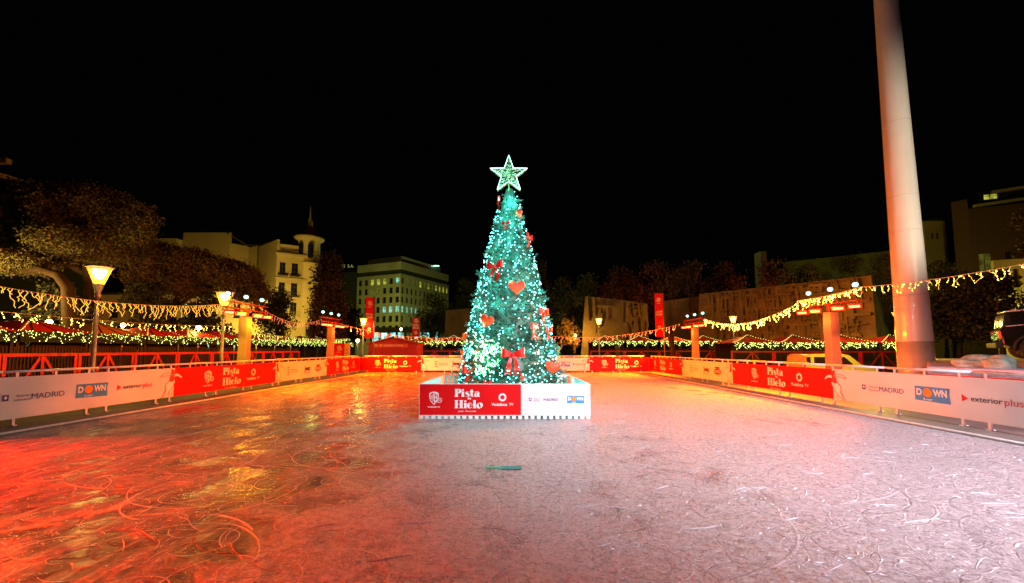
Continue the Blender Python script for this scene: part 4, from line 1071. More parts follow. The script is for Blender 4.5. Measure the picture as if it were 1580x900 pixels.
lamp('display_light', 'SPOT', (9.0, 5.0, 4.2), 300, (.35, 1, .75), (14.0, 11.0, 1.4), 45, .8, .1)
lamp('display_light', 'SPOT', (13.5, 8.5, 3.4), 300, (1, .10, .04), (18.5, 15, 1.6), 70, .8, .1)

# ------------------------------------------------------------------ buildings
def grid_wall(A, B, z0, z1, cols, rows, depth=.4, lit=None, name='window', parent=None, org=(0, 0, 0), wallmb=None, dark='win_dark', skip=()):
    """a wall from A to B (xy) pierced by openings at cols (fractions) and rows (heights)"""
    A = Vector((A[0], A[1], 0)); B = Vector((B[0], B[1], 0)); L = (B-A).length; u = (B-A).normalized(); n = Vector((u.y, -u.x, 0))  # outward
    q = Matrix((u, -n, Vector((0, 0, 1)))).transposed()
    def piece(s0, s1, a, b_):
        if s1-s0 < .01 or b_-a < .01: return
        c = A+u*((s0+s1)/2)+Vector((0, 0, (a+b_)/2))-n*depth/2; wallmb.box(c, (s1-s0, depth, b_-a), q)
    zprev = z0
    for a, b_ in rows:
        piece(0, L, zprev, a); zprev = b_
        sp_v = 0
        for c0, c1 in cols: piece(sp_v, c0*L, a, b_); sp_v = c1*L
        piece(sp_v, L, a, b_)
    piece(0, L, zprev, z1)
    for ri, (a, b_) in enumerate(rows):
        for ci, (c0, c1) in enumerate(cols):
            mt = (lit or {}).get((ri, ci), dark)
            mb = MB(); w = (c1-c0)*L; h = b_-a; c = A+u*((c0+c1)/2*L)+Vector((0, 0, (a+b_)/2))-n*(depth*.75)
            mb.cur = 0; mb.box(c, (w, .05, h), q)
            mb.cur = 1; mb.box(c+n*.05, (.06, .05, h), q); mb.box(c+n*.05+Vector((0, 0, h*.18)), (w, .04, .05), q)
            mb.build(name, [M[mt], M['frame_dark']], parent, org)
M['win_dark'] = pmat('unlit window glass', (.012, .014, .012), .15, .3, .5)
M['frame_dark'] = pmat('dark window frame', (.05, .045, .03), .6, .2)
M['win_yellow'] = emat('lit yellow window', (.85, .85, .10), .55, base=(.4, .4, .2), vary=.9)
M['win_cyan'] = emat('lit cyan window', (.25, .9, .75), .7, base=(.3, .4, .4), vary=.9)
M['win_dim'] = emat('dimly lit window', (.5, .55, .08), .12, base=(.2, .2, .1), vary=.8)
M['stucco'] = pmat('cream stucco', (.46, .38, .20), .8, .12, .25, .2, bscale=2)
M['stone_grey'] = pmat('office stone cladding', (.36, .35, .25), .7, .12, .3, .15, bscale=2)
M['tile'] = pmat('red roof tile', (.16, .05, .03), .8, .3, 1.5, .3)
M['slate'] = pmat('dark roof', (.03, .03, .03), .7, .3)
# office block
SC_ = 1.5
def gp(px, Y): return ((px-790)/F*Y*K*.997, Y*K)
Cn = gp(616, 180); Le = gp(548, 190); Re = gp(691, 214)
org = (Cn[0], Cn[1], GZ); off = empty('office_block', org, label='modern office block with rows of square windows behind the red flag', cat='building')
ztop = 25.6; mbw = MB()
rows = [(.7+3.05*i-.2, .7+3.05*i+1.75) for i in range(1, 8)]; rows = [(a+.6, b_+.6) for a, b_ in rows]
colsL = [((i+.22)/7, (i+.78)/7) for i in range(7)]; colsR = [((i+.25)/12, (i+.75)/12) for i in range(12)]
lt = {(6, 2): 'win_yellow', (6, 3): 'win_yellow', (6, 4): 'win_yellow', (3, 4): 'win_cyan', (3, 5): 'win_cyan', (3, 6): 'win_cyan', (5, 2): 'win_dim', (6, 6): 'win_cyan', (5, 3): 'win_dim'}
ltR = {(6, c_): ('win_yellow' if c_ in (4, 6, 8, 9, 10, 11) else 'win_dim') for c_ in range(1, 12)}; ltR.update({(3, c_): 'win_cyan' for c_ in (0, 1, 2, 3)}); ltR[(2, 1)] = 'win_dim'
grid_wall(Le, Cn, GZ, ztop, colsL, rows, .5, lt, 'window', off, org, mbw)
grid_wall(Cn, Re, GZ, ztop, colsR, rows, .5, ltR, 'window', off, org, mbw)
back = (Le[0]+Re[0]-Cn[0], Le[1]+Re[1]-Cn[1])
mbw.build('wall', M['stone_grey'], off, org)
def inset(pts, d):
    cx = sum(p[0] for p in pts)/len(pts); cy = sum(p[1] for p in pts)/len(pts)
    return [(x+(cx-x)*d, y+(cy-y)*d) for x, y in pts]
foot = [Le, Cn, Re, back]
mb = MB(); mb.prism(inset(foot, .05), GZ+1, ztop-.3); mb.build('core', M['slate'], off, org)
mb = MB(); mb.prism(inset(foot, .04), ztop, ztop+1.5); mb.build('recess', M['slate'], off, org)
mb = MB(); mb.prism(inset(foot, .0), ztop+1.5, ztop+3.9); mb.build('attic', M['stone_grey'], off, org)
mb = MB(); mb.prism(inset(foot, .2), ztop+3.9, ztop+6.3); mb.build('penthouse', M['stone_grey'], off, org)
mb = MB(); a = Vector(at(597, 398, 183)); mb.box((Cn[0]-1.5, Cn[1]+9, ztop+6.0), (6, .2, .5)); mb.box((Cn[0]+7, Cn[1]+17, ztop+6.0), (4, .2, .4)); mb.build('roof_lamp', emat('roof strip light', (.5, 1, .7), 2.2, vary=1.5), off, org)
# rooftop sign
M['sign_glow'] = emat('dim sign letters', (.62, .60, .22), .42, base=(.5, .5, .3))
p = at(532, 411, 200); ink = Ink(); ink.text('print_white', 'PISOS  S.A.', 0, 0, width=6.6)
bd = empty('apartment_tower', (p.x, p.y, GZ), label='dark tower carrying dim rooftop letters left of the office block', cat='building')
mb = MB(); mb.box((0, 6, (p.z-GZ)/2-1.0), (13, 12, p.z-GZ-2)); mb.build('wall', M['slate'], bd)
ink_one('rooftop_lettering', ink, bd, y=-.3, oz=p.z-GZ, mats={'print_white': M['sign_glow']})
# domed corner building
Yd = 112
def pt(px, Y): return gp(px, Y)
c0, c1_, c2 = pt(392, 116), pt(421, 108), pt(470, 112); c3 = pt(493, 120)
org = (c1_[0], c1_[1], GZ); db = empty('domed_building', org, label='cream corner building with a round turret and red cupola', cat='building')
zt = 21.2; mbw = MB()
rowsD = [(8.2, 10.6), (12.0, 14.4), (15.9, 18.3)]
grid_wall(c0, c1_, GZ, 22.6, [], [], .4, None, 'window', db, org, mbw)
grid_wall(c1_, c2, GZ, zt-1.4, [(.10, .28), (.48, .68), (.86, .97)], rowsD[:3], .4, None, 'window', db, org, mbw)
grid_wall(c2, c3, GZ, zt-2, [(.45, .75)], rowsD[:2], .4, None, 'window', db, org, mbw)
foot = [c0, c1_, c2, c3, (c3[0]-4, c3[1]+14), (c0[0]-2, c0[1]+12)]
mbw.build('wall', M['stucco'], db, org)
mb = MB(); mb.prism(inset(foot, .08), GZ, zt-1.6); mb.build('core', M['slate'], db, org)
mb = MB(); A2 = Vector((c1_[0], c1_[1], 0)); B2 = Vector((c2[0], c2[1], 0)); u = (B2-A2).normalized(); nn = Vector((u.y, -u.x, 0)); q = Matrix((u, -nn, Vector((0, 0, 1)))).transposed()
for z, h, d in ((15.2, .25, .35), (zt-1.4, .5, .5), (7.6, .25, .3)): mb.box((A2+B2)/2+Vector((0, 0, z))+nn*.1, ((B2-A2).length+.3, d, h), q)
mb.build('cornice', M['stucco'], db, org)
mb = MB(); mb.box((A2+B2)/2+Vector((0, 0, zt-.2))-nn*3.2, ((B2-A2).length*.96, 5, 1.9), q); mb.build('attic', M['stucco'], db, org)
for i, s in enumerate((.20, .58)):
    for z in (11.7, 15.7, 8.0):
        mb = MB(); c = A2.lerp(B2, s)+nn*.3+Vector((0, 0, z)); mb.box(c, (1.7, .7, .12), q)
        for kk in range(7): mb.box(c+u*(-.8+.27*kk)+nn*.3+Vector((0, 0, .45)), (.04, .04, .85), q)
        mb.build('balcony', M['stucco'] if z < 9 else M['frame_dark'], db, org)
tc = pt(467, 113); TR = 2.1
mb = MB(); mb.smooth = True; mb.lathe((tc[0], tc[1]+1, 0), [(TR, 6), (TR, 18.4), (TR+.25, 18.5), (TR+.25, 18.8), (TR, 18.9), (TR-.1, 23.2), (TR+.6, 23.7), (TR+.75, 24.1), (TR+.2, 24.2)], 28); mb.build('turret', M['stucco'], db, org)
mb = MB(); mb.smooth = True; mb.lathe((tc[0], tc[1]+1, 24.2), [(TR+.4, 0), (TR*.8, .8), (TR*.45, 1.7), (.5, 2.3), (0, 2.4)], 24); cu = mb.build('cupola', M['tile'], db, org)
mb = MB(); mb.smooth = True; mb.lathe((tc[0], tc[1]+1, 26.5), [(.55, 0), (.5, 1.0), (.25, 1.4), (.12, 2.2), (.04, 4.2), (0, 4.3)], 12); mb.build('spire', M['stucco'], cu, org)
for a in (-1.1, -.25, .6):
    mb = MB(); x = tc[0]+(TR+.02)*math.sin(a); y = tc[1]+1-(TR+.02)*math.cos(a); rm = Matrix.Rotation(a, 3, 'Z')
    mb.box((x, y, 20.9), (.95, .12, 2.6), rm); mb.lathe((x, y, 22.2), [(.47, 0), (.4, .3), (0, .48)], 10); mb.build('window', M['win_dark'], db, org)
# long pale building to its left, with stepped roofs
pb = empty('hillside_house', (pt(300, 118)[0], 118*K, GZ), label='long plain pale building with sloping roofs left of the domed one', cat='building'); org = (pt(300, 118)[0], 118*K, GZ)
mbw = MB(); zt = at(330, 359, 118).z
grid_wall(pt(272, 118), pt(346, 118), GZ, zt, [], [], .5, None, 'window', pb, org, mbw)
grid_wall(pt(346, 118), pt(376, 122), GZ, zt-2.2, [(.25, .72)], [(16.6, 18.2)], .4, None, 'window', pb, org, mbw)
grid_wall(pt(376, 122), pt(392, 121), GZ, zt-1.8, [(.35, .6)], [(13, 14.6), (16.6, 18.4)], .4, {(0, 0): 'win_yellow'}, 'window', pb, org, mbw)
mbw.build('wall', M['stucco'], pb, org)
mb = MB(); a, b_, c = pt(339, 117.5), pt(377, 121.5), pt(393, 120.5)
mb.add([(a[0], a[1], zt+.2), (b_[0], b_[1], zt-2.2), (c[0], c[1], zt-1.8), (c[0], c[1]+9, zt+1.2), (a[0], a[1]+9, zt+.3), (a[0], a[1], zt-.2), (b_[0], b_[1], zt-2.6), (c[0], c[1], zt-2.2)], [(0, 1, 2, 3, 4), (0, 5, 6, 1), (1, 6, 7, 2)])
mb.build('roof', M['slate'], pb, org)
mb = MB(); w_ = pt(236, 119); mb.box(((w_[0]+pt(272, 119)[0])/2, 121*K, (zt-1.5)/2), (pt(272, 119)[0]-w_[0], 6, zt-1.5)); mb.build('wing', M['stucco'], pb, org)
# low yellowish building behind the pine trunks
lb_ = empty('low_house', (pt(250, 70)[0], 70*K, GZ), label='low yellowish house seen between the pine trunks at left', cat='building'); org = (pt(250, 70)[0], 70*K, GZ); mbw = MB()
zt = at(200, 455, 70).z
grid_wall(pt(150, 70), pt(400, 70), GZ, zt, [(.05, .11), (.2, .25), (.36, .40), (.52, .56), (.66, .70), (.82, .87)], [(1.5, 3.6), (5.4, 7.2)], .4,
          {(0, 2): 'win_yellow', (0, 3): 'win_cyan', (0, 4): 'win_cyan', (1, 3): 'win_cyan', (1, 4): 'win_cyan', (0, 5): 'win_cyan'}, 'window', lb_, org, mbw)
mbw.build('wall', M['stucco'], lb_, org)
mb = MB(); mb.box((pt(275, 75)[0], 76*K+1.5, zt+.2), (21, 9, .5)); mb.build('roof', M['slate'], lb_, org)
# roof slab at the upper left edge
p0 = at(-30, 262, 90); p1 = at(66, 291, 100)
ub = empty('corner_tower', (p0.x, 95*K, GZ), label='dark building whose pale roof edge shows above the pines at far left', cat='building'); org = (p0.x, 95*K, GZ)
mb = MB(); mb.add([(p0.x-5, 90*K, GZ), (p1.x, 100*K, GZ), (p1.x, 112*K, GZ), (p0.x-5, 112*K, GZ), (p0.x-5, 90*K, p0.z-1.4), (p1.x, 100*K, p0.z-1.4), (p1.x, 112*K, p0.z-1.4), (p0.x-5, 112*K, p0.z-1.4)], [(0, 1, 5, 4), (1, 2, 6, 5), (4, 5, 6, 7)]); mb.build('wall', M['slate'], ub, org)
mb = MB(); mb.bar((p0.x, 90*K, p0.z), (p1.x, 100*K, p1.z), .8, .7); mb.bar((p0.x, 90*K, p0.z+1.4), (at(12, 270, 90).x, 90*K, p0.z+1.4), .8, .8); mb.build('roof_edge', pmat('orange lit stone', (.42, .20, .10), .8, .1), ub, org)

# right: carved concrete blocks
def relief_mat():
    m, t, b = nmat('carved concrete'); N = t.nodes; L = t.links
    tc = N.new('ShaderNodeTexCoord'); n = N.new('ShaderNodeTexNoise'); n.inputs['Scale'].default_value = .7; n.inputs['Detail'].default_value = 8
    L.new(tc.outputs['Object'], n.inputs['Vector']); r = N.new('ShaderNodeValToRGB')
    r.color_ramp.elements[0].position = .3; r.color_ramp.elements[1].position = .7
    r.color_ramp.elements[0].color = (.13, .085, .04, 1); r.color_ramp.elements[1].color = (.28, .19, .09, 1)
    L.new(n.outputs['Fac'], r.inputs[0]); L.new(r.outputs[0], b.inputs['Base Color']); b.inputs['Roughness'].default_value = .85
    n2 = N.new('ShaderNodeTexNoise'); n2.inputs['Scale'].default_value = 3; n2.inputs['Detail'].default_value = 8; L.new(tc.outputs['Object'], n2.inputs['Vector'])
    bu = N.new('ShaderNodeBump'); bu.inputs['Strength'].default_value = .7; bu.inputs['Distance'].default_value = .12
    L.new(n2.outputs['Fac'], bu.inputs['Height']); L.new(bu.outputs[0], b.inputs['Normal'])
    return m
M['relief'] = relief_mat()
def monument(A, B, zA, zB, depth, label, nrel, slant=0, seed=1):
    """massive concrete slab from A to B (xy), carved with raised ribs"""
    rr = random.Random(seed); A = Vector((A[0], A[1], 0)); B = Vector((B[0], B[1], 0)); u = (B-A).normalized(); n = Vector((u.y, -u.x, 0)); L = (B-A).length
    root = empty('concrete_monument', (A.x, A.y, GZ), label=label, cat='monument', group='carved concrete monuments'); org = (A.x, A.y, GZ)
    mb = MB(); a0 = A+n*0; vs = []
    for d in (0, depth):
        vs += [A-u*slant-n*d+Vector((0, 0, GZ)), B+u*slant*.3-n*d+Vector((0, 0, GZ)), B-n*d+Vector((0, 0, zB)), A-n*d+Vector((0, 0, zA))]
    mb.add(vs, [(0, 1, 2, 3), (7, 6, 5, 4), (1, 5, 6, 2), (4, 0, 3, 7), (3, 2, 6, 7)]); mb.build('slab', M['relief'], root, org)
    mb = MB(); q = Matrix((u, -n, Vector((0, 0, 1)))).transposed()
    for _ in range(nrel):
        s = rr.uniform(.08, .95)*L; hmax = zA+(zB-zA)*s/L; z = rr.uniform(.15, .95)*hmax; t = rr.random()
        if t < .55: w, h = rr.uniform(.10, .35), rr.uniform(.8, 3.0)
        else: w, h = rr.uniform(.7, 2.2), rr.uniform(.10, .3)
        z = min(z, hmax-h/2-.25)
        if s-w/2 < .2 or s+w/2 > L-.1: continue
        mb.box(A+u*s+n*rr.uniform(.0, .30)+Vector((0, 0, z)), (w, rr.uniform(.2, .45), h), q @ Matrix.Rotation(rr.gauss(0, .09), 3, 'Y'))
    if nrel: mb.build('relief_carving', M['relief'], root, org)
    return root
z1 = at(904, 457, 70).z
monument(gp(904, 70), gp(960, 66), z1, at(960, 463, 66).z, 4, 'first concrete block right of the tree, its left half smooth', 8, .8, 3)
monument(gp(960.5, 66), gp(1001, 68), at(960, 463, 66).z, at(1001, 469, 68).z, 4, 'carved concrete block joined to the right of the smooth block', 50, 0, 4)
monument(gp(1024, 78), gp(1084, 76), at(1024, 465, 78).z, at(1084, 457, 76).z, 4, 'receding dark concrete block behind the mirrored red flag', 14, 0, 5)
monument(gp(1082, 70), gp(1352, 52.5), at(1082, 454, 70).z, at(1352, 425, 52.5).z, 5, 'long concrete wall densely carved with relief on the right', 480, .6, 6)
monument(gp(687, 78), gp(745, 74), at(687, 479, 78).z, at(745, 474, 74).z, 4, 'plain concrete block just left of the tree', 0, .3, 7)
# terrace building above the carved wall
tb = empty('terrace_building', (gp(1300, 95)[0], 95*K, GZ), label='dim olive terrace building above the carved wall', cat='building'); org = (gp(1300, 95)[0], 95*K, GZ); mbw = MB()
grid_wall(gp(1215, 104), gp(1440, 88), GZ, at(1215, 410, 104).z+.6, [(.3, .34), (.42, .46), (.55, .59), (.7, .76)], [(9.5, 11.5)], .5, None, 'window', tb, org, mbw); mbw.build('wall', pmat('olive stucco', (.17, .17, .07), .8, .2, .3), tb, org)
mb = MB(); zq = at(1215, 405, 104).z+1; mb.box((gp(1180, 108)[0], 108*K, zq/2), (1.1, 2, zq+3)); mb.build('stair_tower', M['stone_grey'], tb, org)
mb = MB(); p0 = at(1212, 405, 108); p1 = at(1335, 395, 98); mb.bar(p0, p1, .4, .45); mb.build('parapet', pmat('grey parapet', (.30, .32, .26), .8, .1), tb, org)
# buildings at the right edge
rb_ = empty('stepped_building', (gp(1520, 90)[0], 90*K, GZ), label='dark stepped building with a lit yellow window at the far right', cat='building'); org = (gp(1520, 90)[0], 90*K, GZ)
mbw = MB(); zt = at(1530, 296, 90).z
grid_wall(gp(1486, 94), gp(1512, 92), GZ, at(1500, 310, 93).z, [], [], .5, None, 'window', rb_, org, mbw)
grid_wall(gp(1512, 92), gp(1700, 84), GZ, at(1580, 318, 90).z, [(.06, .18), (.3, .36), (.5, .56)], [(14, 17)], .5, {(0, 0): 'win_dim'}, 'window', rb_, org, mbw)
mbw.build('wall', pmat('dark brown stucco', (.10, .06, .04), .8, .2), rb_, org)
mbw = MB(); grid_wall(gp(1534, 95), gp(1700, 88), at(1580, 318, 90).z-1, at(1560, 291, 93).z, [(.03, .18)], [(at(1550, 309, 95).z, at(1550, 301, 95).z)], .5, {(0, 0): 'win_yellow'}, 'window', rb_, org, mbw); mbw.build('penthouse', M['slate'], rb_, org)
mb = MB(); mb.bar(at(1503, 318, 88), at(1585, 306, 86), .5, .35); mb.bar(at(1530, 297, 92), at(1600, 286, 88), .5, .4); mb.build('cornice', pmat('pale cornice', (.36, .32, .14), .8, .1), rb_, org)
hb = empty('small_house', (gp(1455, 100)[0], 100*K, GZ), label='small olive house with a double window right of the tall pole', cat='building'); org = (gp(1455, 100)[0], 100*K, GZ)
mbw = MB(); grid_wall(gp(1441, 100), gp(1474, 100), GZ, at(1455, 341, 100).z, [(.30, .45), (.54, .69)], [(at(1455, 369, 100).z, at(1455, 359, 100).z)], .4, None, 'window', hb, org, mbw)
mbw.build('wall', M['stucco'], hb, org); mb = MB(); mb.box((gp(1459, 103)[0], 103*K+1, at(1455, 340, 100).z+.2), (5, 6, .4)); mb.build('roof', M['slate'], hb, org)
yb = empty('yellow_house', (gp(1560, 60)[0], 60*K, GZ), label='yellow lit facade behind the dark tree above the off-road car', cat='building'); org = (gp(1560, 60)[0], 60*K, GZ)
mbw = MB(); grid_wall(gp(1545, 60), gp(1700, 56), GZ, at(1560, 402, 60).z, [(.08, .14), (.2, .26), (.4, .46)], [(4.6, 6.2), (8, 10)], .4, {(0, 0): 'win_cyan', (0, 1): 'win_yellow'}, 'window', yb, org, mbw); mbw.build('wall', M['stucco'], yb, org)
# glowing shop fronts beyond the kiosk
sf = empty('shop_front', (gp(640, 95)[0], 95*K, GZ), label='row of cyan lit shop windows at the foot of the office block', cat='building'); org = (gp(640, 95)[0], 95*K, GZ); mbw = MB()
zt = at(640, 505, 95).z
M['win_shop'] = emat('lit shop window', (.22, .85, .80), 1.5, base=(.3, .5, .5), vary=1.4)
grid_wall(gp(572, 95), gp(716, 95), GZ, zt, [((i+.12)/11, (i+.88)/11) for i in range(11)], [(1.4, zt-.9)], .4, {(0, i): ('win_shop' if i not in (4, 8) else 'win_dim') for i in range(11)}, 'window', sf, org, mbw); mbw.build('wall', M['slate'], sf, org)
# blue and yellow hoarding right of the tree
p = at(862, 553, 75); hd = empty('hoarding', (p.x, p.y, GZ), label='small blue and yellow illuminated poster right of the tree', cat='poster')
mb = MB(); mb.box((0, 0, 1.25), (3.2, .1, 2.2)); mb.build('panel', emat('blue lit poster', (.02, .06, .85), .8, base=(.02, .05, .5)), hd)
mb = MB(); mb.prism([(-.2, -.075), (.5, -.075), (.5, -.06), (-.2, -.06)], .4, 2.2); mb.build('yellow_band', emat('yellow lit poster', (.75, .7, .05), .8, base=(.7, .6, .05)), hd)
mb = MB(); mb.box((0, .3, .6), (3.5, .3, 1.2)); mb.build('base', M['dark'], hd)

# ------------------------------------------------------------------ trees
def blob_points(blobs, n_clump, per, clump_r, shell=.55):
    vols = np.array([b[3]*b[4]*b[5] for b in blobs])**(2/3); vols /= vols.sum(); out = []
    for (x, y, z, rx, ry, rz_), f in zip(blobs, vols):
        k = max(4, int(n_clump*f)); d = rng.normal(size=(k, 3)); d /= np.linalg.norm(d, axis=1)[:, None]
        r = (shell+(1-shell)*rng.random(k)**.5)*(1+.10*rng.normal(size=k))
        c = np.array([x, y, z])+d*r[:, None]*np.array([rx, ry, rz_])
        pts_ = np.repeat(c, per, 0)+rng.normal(size=(k*per, 3))*clump_r*(.5+rng.random((k*per, 1)))
        out.append(pts_)
    return np.concatenate(out)
def leafmat(name, col): 
    m = pmat(name, col, .7, .5, .6); return m
M['pine'] = leafmat('pine foliage', (.06, .060, .026)); M['pine_dark'] = leafmat('dark pine foliage', (.06, .035, .022))
M['leaf_red'] = leafmat('red-tinted foliage', (.08, .035, .022)); M['leaf_green'] = leafmat('green foliage', (.035, .06, .025)); M['leaf_black'] = leafmat('dark foliage', (.015, .02, .012))  # leaf_red holds faint reddish light in its leaf colour
M['bark'] = pmat('pine bark', (.026, .013, .007), .85, .4, 2, .8, bscale=7)
def tree_(name, label, base, limbs, blobs, leaf, n=1500, per=9, cr=.30, ls=.10, group=None, cat='tree', asp=1.6):
    root = empty(name, base, 0, label=label, cat=cat, group=group)
    mb = MB(); mb.smooth = True
    for pts_, r0, r1 in limbs:
        k = len(pts_); mb.tube(pts_, [r0+(r1-r0)*i/(k-1) for i in range(k)], 9)
    mb.build('trunk', M['bark'], root, base)
    quads('crown', blob_points(blobs, n, per, cr), ls, leaf, root, base, aspect=asp)
    return root
def auto_tree(name, label, px, Y, py_top, wpx, leaf, n=700, group=None, bare=0, seed=1, zb=None):
    rr = random.Random(seed); top = at(px, py_top, Y); w = wpx/F*Y*K; Y = top.y; bx = top.x; H = top.z-GZ
    blobs = []; zc0 = GZ+H*.35
    for _ in range(9):
        a = rr.uniform(0, 2*PI); d = rr.random()**.6*w*.33; z = rr.uniform(.42, .84)
        r = w*rr.uniform(.17, .27)*(1.15-z*.45); blobs.append((bx+d*math.cos(a)*(1.2-z*.5), Y+d*math.sin(a), GZ+H*z, r, r, r*.85))
    blobs.append((bx, Y, top.z-w*.14, w*.18, w*.18, w*.14))
    limbs = [([(bx, Y, GZ), (bx+w*.02, Y, GZ+H*.3), (bx-w*.02, Y, GZ+H*.7)], w*.035+.06, .05)]
    for b_ in blobs[:6]: limbs.append(([(bx+w*.02, Y, GZ+H*.3), ((bx+b_[0])/2, (Y+b_[1])/2, (GZ+H*.3+b_[2])/2+.2), b_[:3]], w*.018+.03, .03))
    return tree_(name, label, (bx, Y, GZ), limbs, blobs, leaf, n, 8, w*.035, max(.07, w*.011), group)
def P3(px, py, Y): p = at(px, py, Y); return (p.x, p.y, p.z)
def B6(px, py, Y, rpx, rpy, ry=None): p = at(px, py, Y); Y = p.y; return (p.x, p.y, p.z, rpx/F*Y, ry or rpx/F*Y, rpy/F*Y)
# big stone pine at left
Y1 = 46
tree_('stone_pine', 'largest stone pine with a broad orange-lit crown at the upper left', (at(145, 470, Y1).x, Y1*K, GZ),
      [([(at(150, 470, Y1).x, Y1*K, GZ), P3(140, 440, Y1), P3(135, 410, Y1), P3(150, 370, Y1)], .55, .2), ([P3(135, 410, Y1), P3(170, 385, Y1), P3(200, 350, Y1)], .25, .1), ([P3(137, 425, Y1), P3(90, 400, Y1), P3(40, 390, Y1)], .3, .1)],
      [B6(95, 318, Y1, 48, 30), B6(150, 325, Y1, 52, 32), B6(200, 338, Y1, 33, 26), B6(180, 365, Y1, 38, 22), B6(130, 380, Y1-2, 36, 22), B6(75, 345, Y1+2, 30, 26), B6(205, 358, Y1, 22, 20), B6(165, 392, Y1, 30, 14)],
      M['pine'], 9000, 13, .17, .05, 'stone pines behind the left market')
tree_('stone_pine', 'stone pine cut by the left picture edge behind the icicle lights', (at(30, 470, 40).x, 40*K, GZ),
      [([(at(118, 470, 40).x, 40*K, GZ), P3(105, 445, 40), P3(90, 425, 40), P3(60, 415, 40), P3(20, 420, 40)], .42, .2)],
      [B6(10, 330, 44, 34, 28), B6(45, 300, 46, 32, 16), B6(-25, 315, 44, 36, 30), B6(75, 325, 43, 24, 22), B6(15, 372, 42, 30, 16), B6(90, 370, 41, 34, 20), B6(10, 405, 40, 50, 14), B6(-40, 380, 40, 40, 30)],
      M['pine'], 8000, 13, .16, .046, 'stone pines behind the left market')
Y2 = 50
tree_('stone_pine', 'dark red-lit stone pine below the domed building', (at(300, 510, Y2).x, Y2*K, GZ),
      [([(at(285, 510, Y2).x, Y2*K, GZ), P3(262, 480, Y2), P3(275, 460, Y2), P3(300, 445, Y2), P3(335, 448, Y2)], .42, .12), ([P3(262, 485, Y2), P3(290, 460, Y2), P3(300, 420, Y2)], .25, .1)],
      [B6(215, 388, Y2, 24, 14), B6(250, 398, Y2, 32, 20), B6(300, 408, Y2, 32, 22), B6(345, 420, Y2, 28, 20), B6(370, 430, Y2, 28, 22), B6(240, 430, Y2, 36, 18), B6(290, 440, Y2, 30, 16), B6(385, 450, Y2, 24, 16)],
      M['pine_dark'], 8500, 13, .16, .05, 'stone pines behind the left market')
auto_tree('broadleaf_tree', 'dark rounded tree just below the domed building facade', 430, 62, 446, 80, M['leaf_black'], 900, 'dark trees around the plaza', seed=3)
auto_tree('broadleaf_tree', 'dark tree between the two pine trunks behind the first street lamp', 92, 42, 438, 100, M['leaf_black'], 900, 'dark trees around the plaza', seed=31)
auto_tree('broadleaf_tree', 'dark tree right of the first street lamp above the orange stall roof', 222, 47, 440, 96, M['leaf_black'], 900, 'dark trees around the plaza', seed=32)
auto_tree('broadleaf_tree', 'dark low tree behind the round-lantern street lamp', 322, 50, 456, 70, M['leaf_black'], 700, 'dark trees around the plaza', seed=33)
Yc = 66
tree_('cypress', 'tall dark russet cypress between domed building and office block', (at(505, 500, Yc).x, Yc*K, GZ), [([(at(505, 500, Yc).x, Yc*K, GZ), P3(505, 400, Yc)], .3, .05)],
      [B6(508, 412, Yc, 14, 22), B6(505, 440, Yc, 19, 30), B6(508, 475, Yc, 24, 32), B6(505, 510, Yc, 25, 25)], M['leaf_red'], 1600, 9, .3, .09)
auto_tree('broadleaf_tree', 'low tree with sparse foliage left of the red flag', 540, 75, 470, 60, M['leaf_black'], 700, 'dark trees around the plaza', seed=5)
auto_tree('broadleaf_tree', 'dark tree covering the lower right of the office block', 668, 95, 455, 84, M['leaf_green'], 900, 'dark trees around the plaza', seed=8)
auto_tree('broadleaf_tree', 'dim green tree touching the left edge of the lit tree', 718, 100, 432, 70, M['leaf_green'], 900, 'dark trees around the plaza', seed=9)
Yk = 60
tree_('cypress', 'black pointed cypress right behind the lit tree', (at(838, 500, Yk).x, Yk*K, GZ), [([(at(838, 500, Yk).x, Yk*K, GZ), P3(838, 430, Yk)], .25, .05)],
      [B6(836, 425, Yk, 4, 22), B6(837, 455, Yk, 8, 25), B6(838, 490, Yk, 11, 25), B6(838, 520, Yk, 13, 20)], M['leaf_black'], 900, 9, .2, .08)
for i, (px, pyt, w, lf) in enumerate(((868, 430, 70, 'leaf_green'), (905, 424, 80, 'leaf_green'), (955, 414, 90, 'leaf_red'), (1010, 403, 100, 'leaf_red'), (1065, 402, 100, 'leaf_red'), (1118, 404, 90, 'leaf_red'),
                                     (1190, 400, 100, 'leaf_red'), (1245, 408, 80, 'leaf_red'), (1310, 398, 90, 'leaf_red'), (1365, 392, 90, 'leaf_red'))):
    auto_tree('row_tree', 'dim tree, %s from the left in the row above the concrete blocks' % ORD[i], px, 84+3*(i % 3), pyt, w, M[lf], 750, 'trees above the concrete blocks', seed=20+i)
for i, (px, Y, pyt, w, lf, lab) in enumerate(((1470, 48, 420, 120, 'leaf_black', 'broad dark tree right of the tall pole'), (1535, 44, 418, 110, 'leaf_black', 'dark tree in front of the yellow facade above the car'),
                                              (1590, 70, 322, 120, 'leaf_red', 'dark red-lit tree at the upper right edge'), (1450, 58, 405, 90, 'leaf_green', 'dim tree below the small olive house'))):
    auto_tree('broadleaf_tree', lab, px, Y, pyt, w, M[lf], 1100, 'dark trees around the plaza', seed=50+i)
auto_tree('bare_tree', 'golden lit sparse tree between lit tree and first concrete block', 875, 72, 490, 48, pmat('golden-lit leaves', (.30, .16, .03), .7, .4), 260, seed=71)  # yellow lights in the branches put into the leaf colour
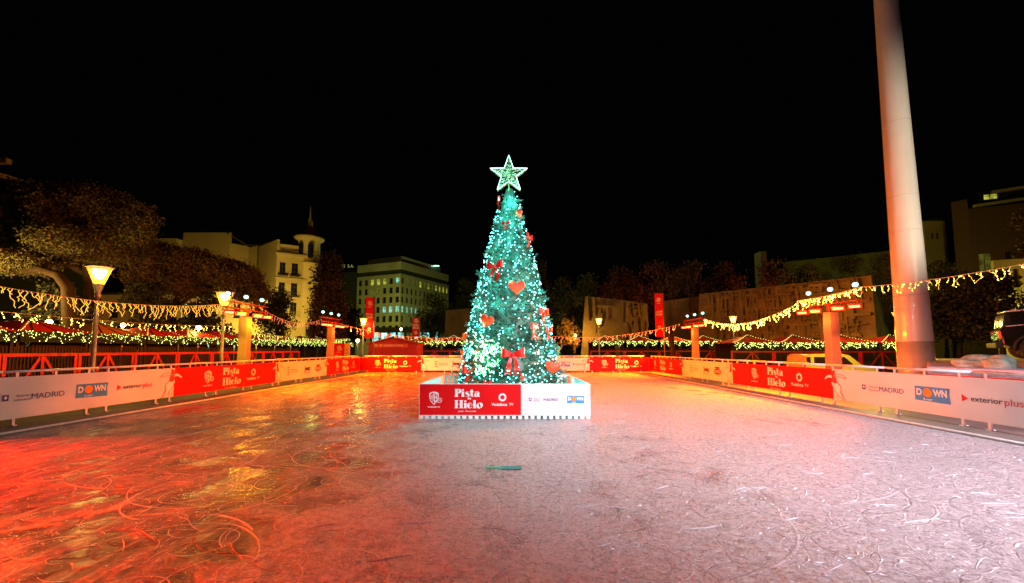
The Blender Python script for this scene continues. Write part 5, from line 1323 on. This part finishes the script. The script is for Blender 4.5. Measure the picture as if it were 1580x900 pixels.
# leaning trunk by the far right mast
p0 = at(1040, 556, 44); p1 = at(1033, 503, 44)
tk = empty('palm_stump', (p0.x, 44*K, GZ), label='leaning bare reddish trunk between mirrored flag and far right mast', cat='tree trunk'); org = (p0.x, 44*K, GZ)
mb = MB(); mb.smooth = True; mb.tube([(p0.x, 44*K, GZ), ((p0.x+p1.x)/2+.05, 44*K, (GZ+p1.z)/2), (p1.x, 44*K, p1.z)], [.28, .20, .22], 12); mb.build('trunk', M['bark'], tk, org)
mb = MB()
for kk in range(22):
    a = random.uniform(0, 2*PI); mb.bar((p1.x, 44*K, p1.z-.1), (p1.x+.35*math.cos(a), 44*K+.35*math.sin(a), p1.z+random.uniform(-.2, .35)), .04, .02)
mb.build('crown', M['bark'], tk, org)
# hedge-like dark mass below the pines, small lit shrub
auto_tree('shrub', 'dark shrub sprinkled with tiny gold lights right of the lit tree', 873, 58, 533, 28, M['leaf_black'], 260, seed=80)

# ------------------------------------------------------------------ unseen fill lights added to brighten facades, trees and carved walls
lamp('street_or_fill_glow', 'SPOT', (-26, 60*K, 2.5), 48000, (1, .62, .09), (-52, 116*K, 20), 70, 1, .4)
lamp('street_or_fill_glow', 'POINT', (-40, 92*K, 6), 9500, (1, .64, .10), radius=.5)
lamp('street_or_fill_glow', 'POINT', (-36, 60*K, 2), 900, (1, .62, .15), radius=.5)
lamp('street_or_fill_glow', 'POINT', (-44, 150*K, 7), 8500, (.80, .80, .14), radius=.5)
lamp('street_or_fill_glow', 'POINT', (-16, 150*K, 7), 8500, (.70, .82, .20), radius=.5)
lamp('street_or_fill_glow', 'POINT', (-24, 34*K, 1.5), 2600, (1, .42, .07), radius=.5)
lamp('street_or_fill_glow', 'POINT', (-33, 36*K, 5), 3000, (1, .55, .10), radius=.5)
lamp('street_or_fill_glow', 'POINT', (17, 60*K, 4.5), 420, (1, .42, .05), radius=.5)
lamp('street_or_fill_glow', 'POINT', (28, 50*K, 5.0), 420, (1, .42, .05), radius=.5)
lamp('street_or_fill_glow', 'POINT', (45, 70*K, 8), 1800, (.9, .75, .1), radius=.5)
lamp('street_or_fill_glow', 'POINT', (15, 76*K, 8), 420, (1, .16, .03), radius=.5)
lamp('street_or_fill_glow', 'POINT', (33, 80*K, 11), 380, (1, .18, .03), radius=.5)
lamp('street_or_fill_glow', 'POINT', (52, 55*K, 4), 1000, (1, .85, .12), radius=.5)
lamp('street_or_fill_glow', 'POINT', (66, 78*K, 12), 900, (1, .8, .12), radius=.5)
lamp('street_or_fill_glow', 'POINT', (7, 68*K, 3), 900, (1, .5, .06), radius=.3)
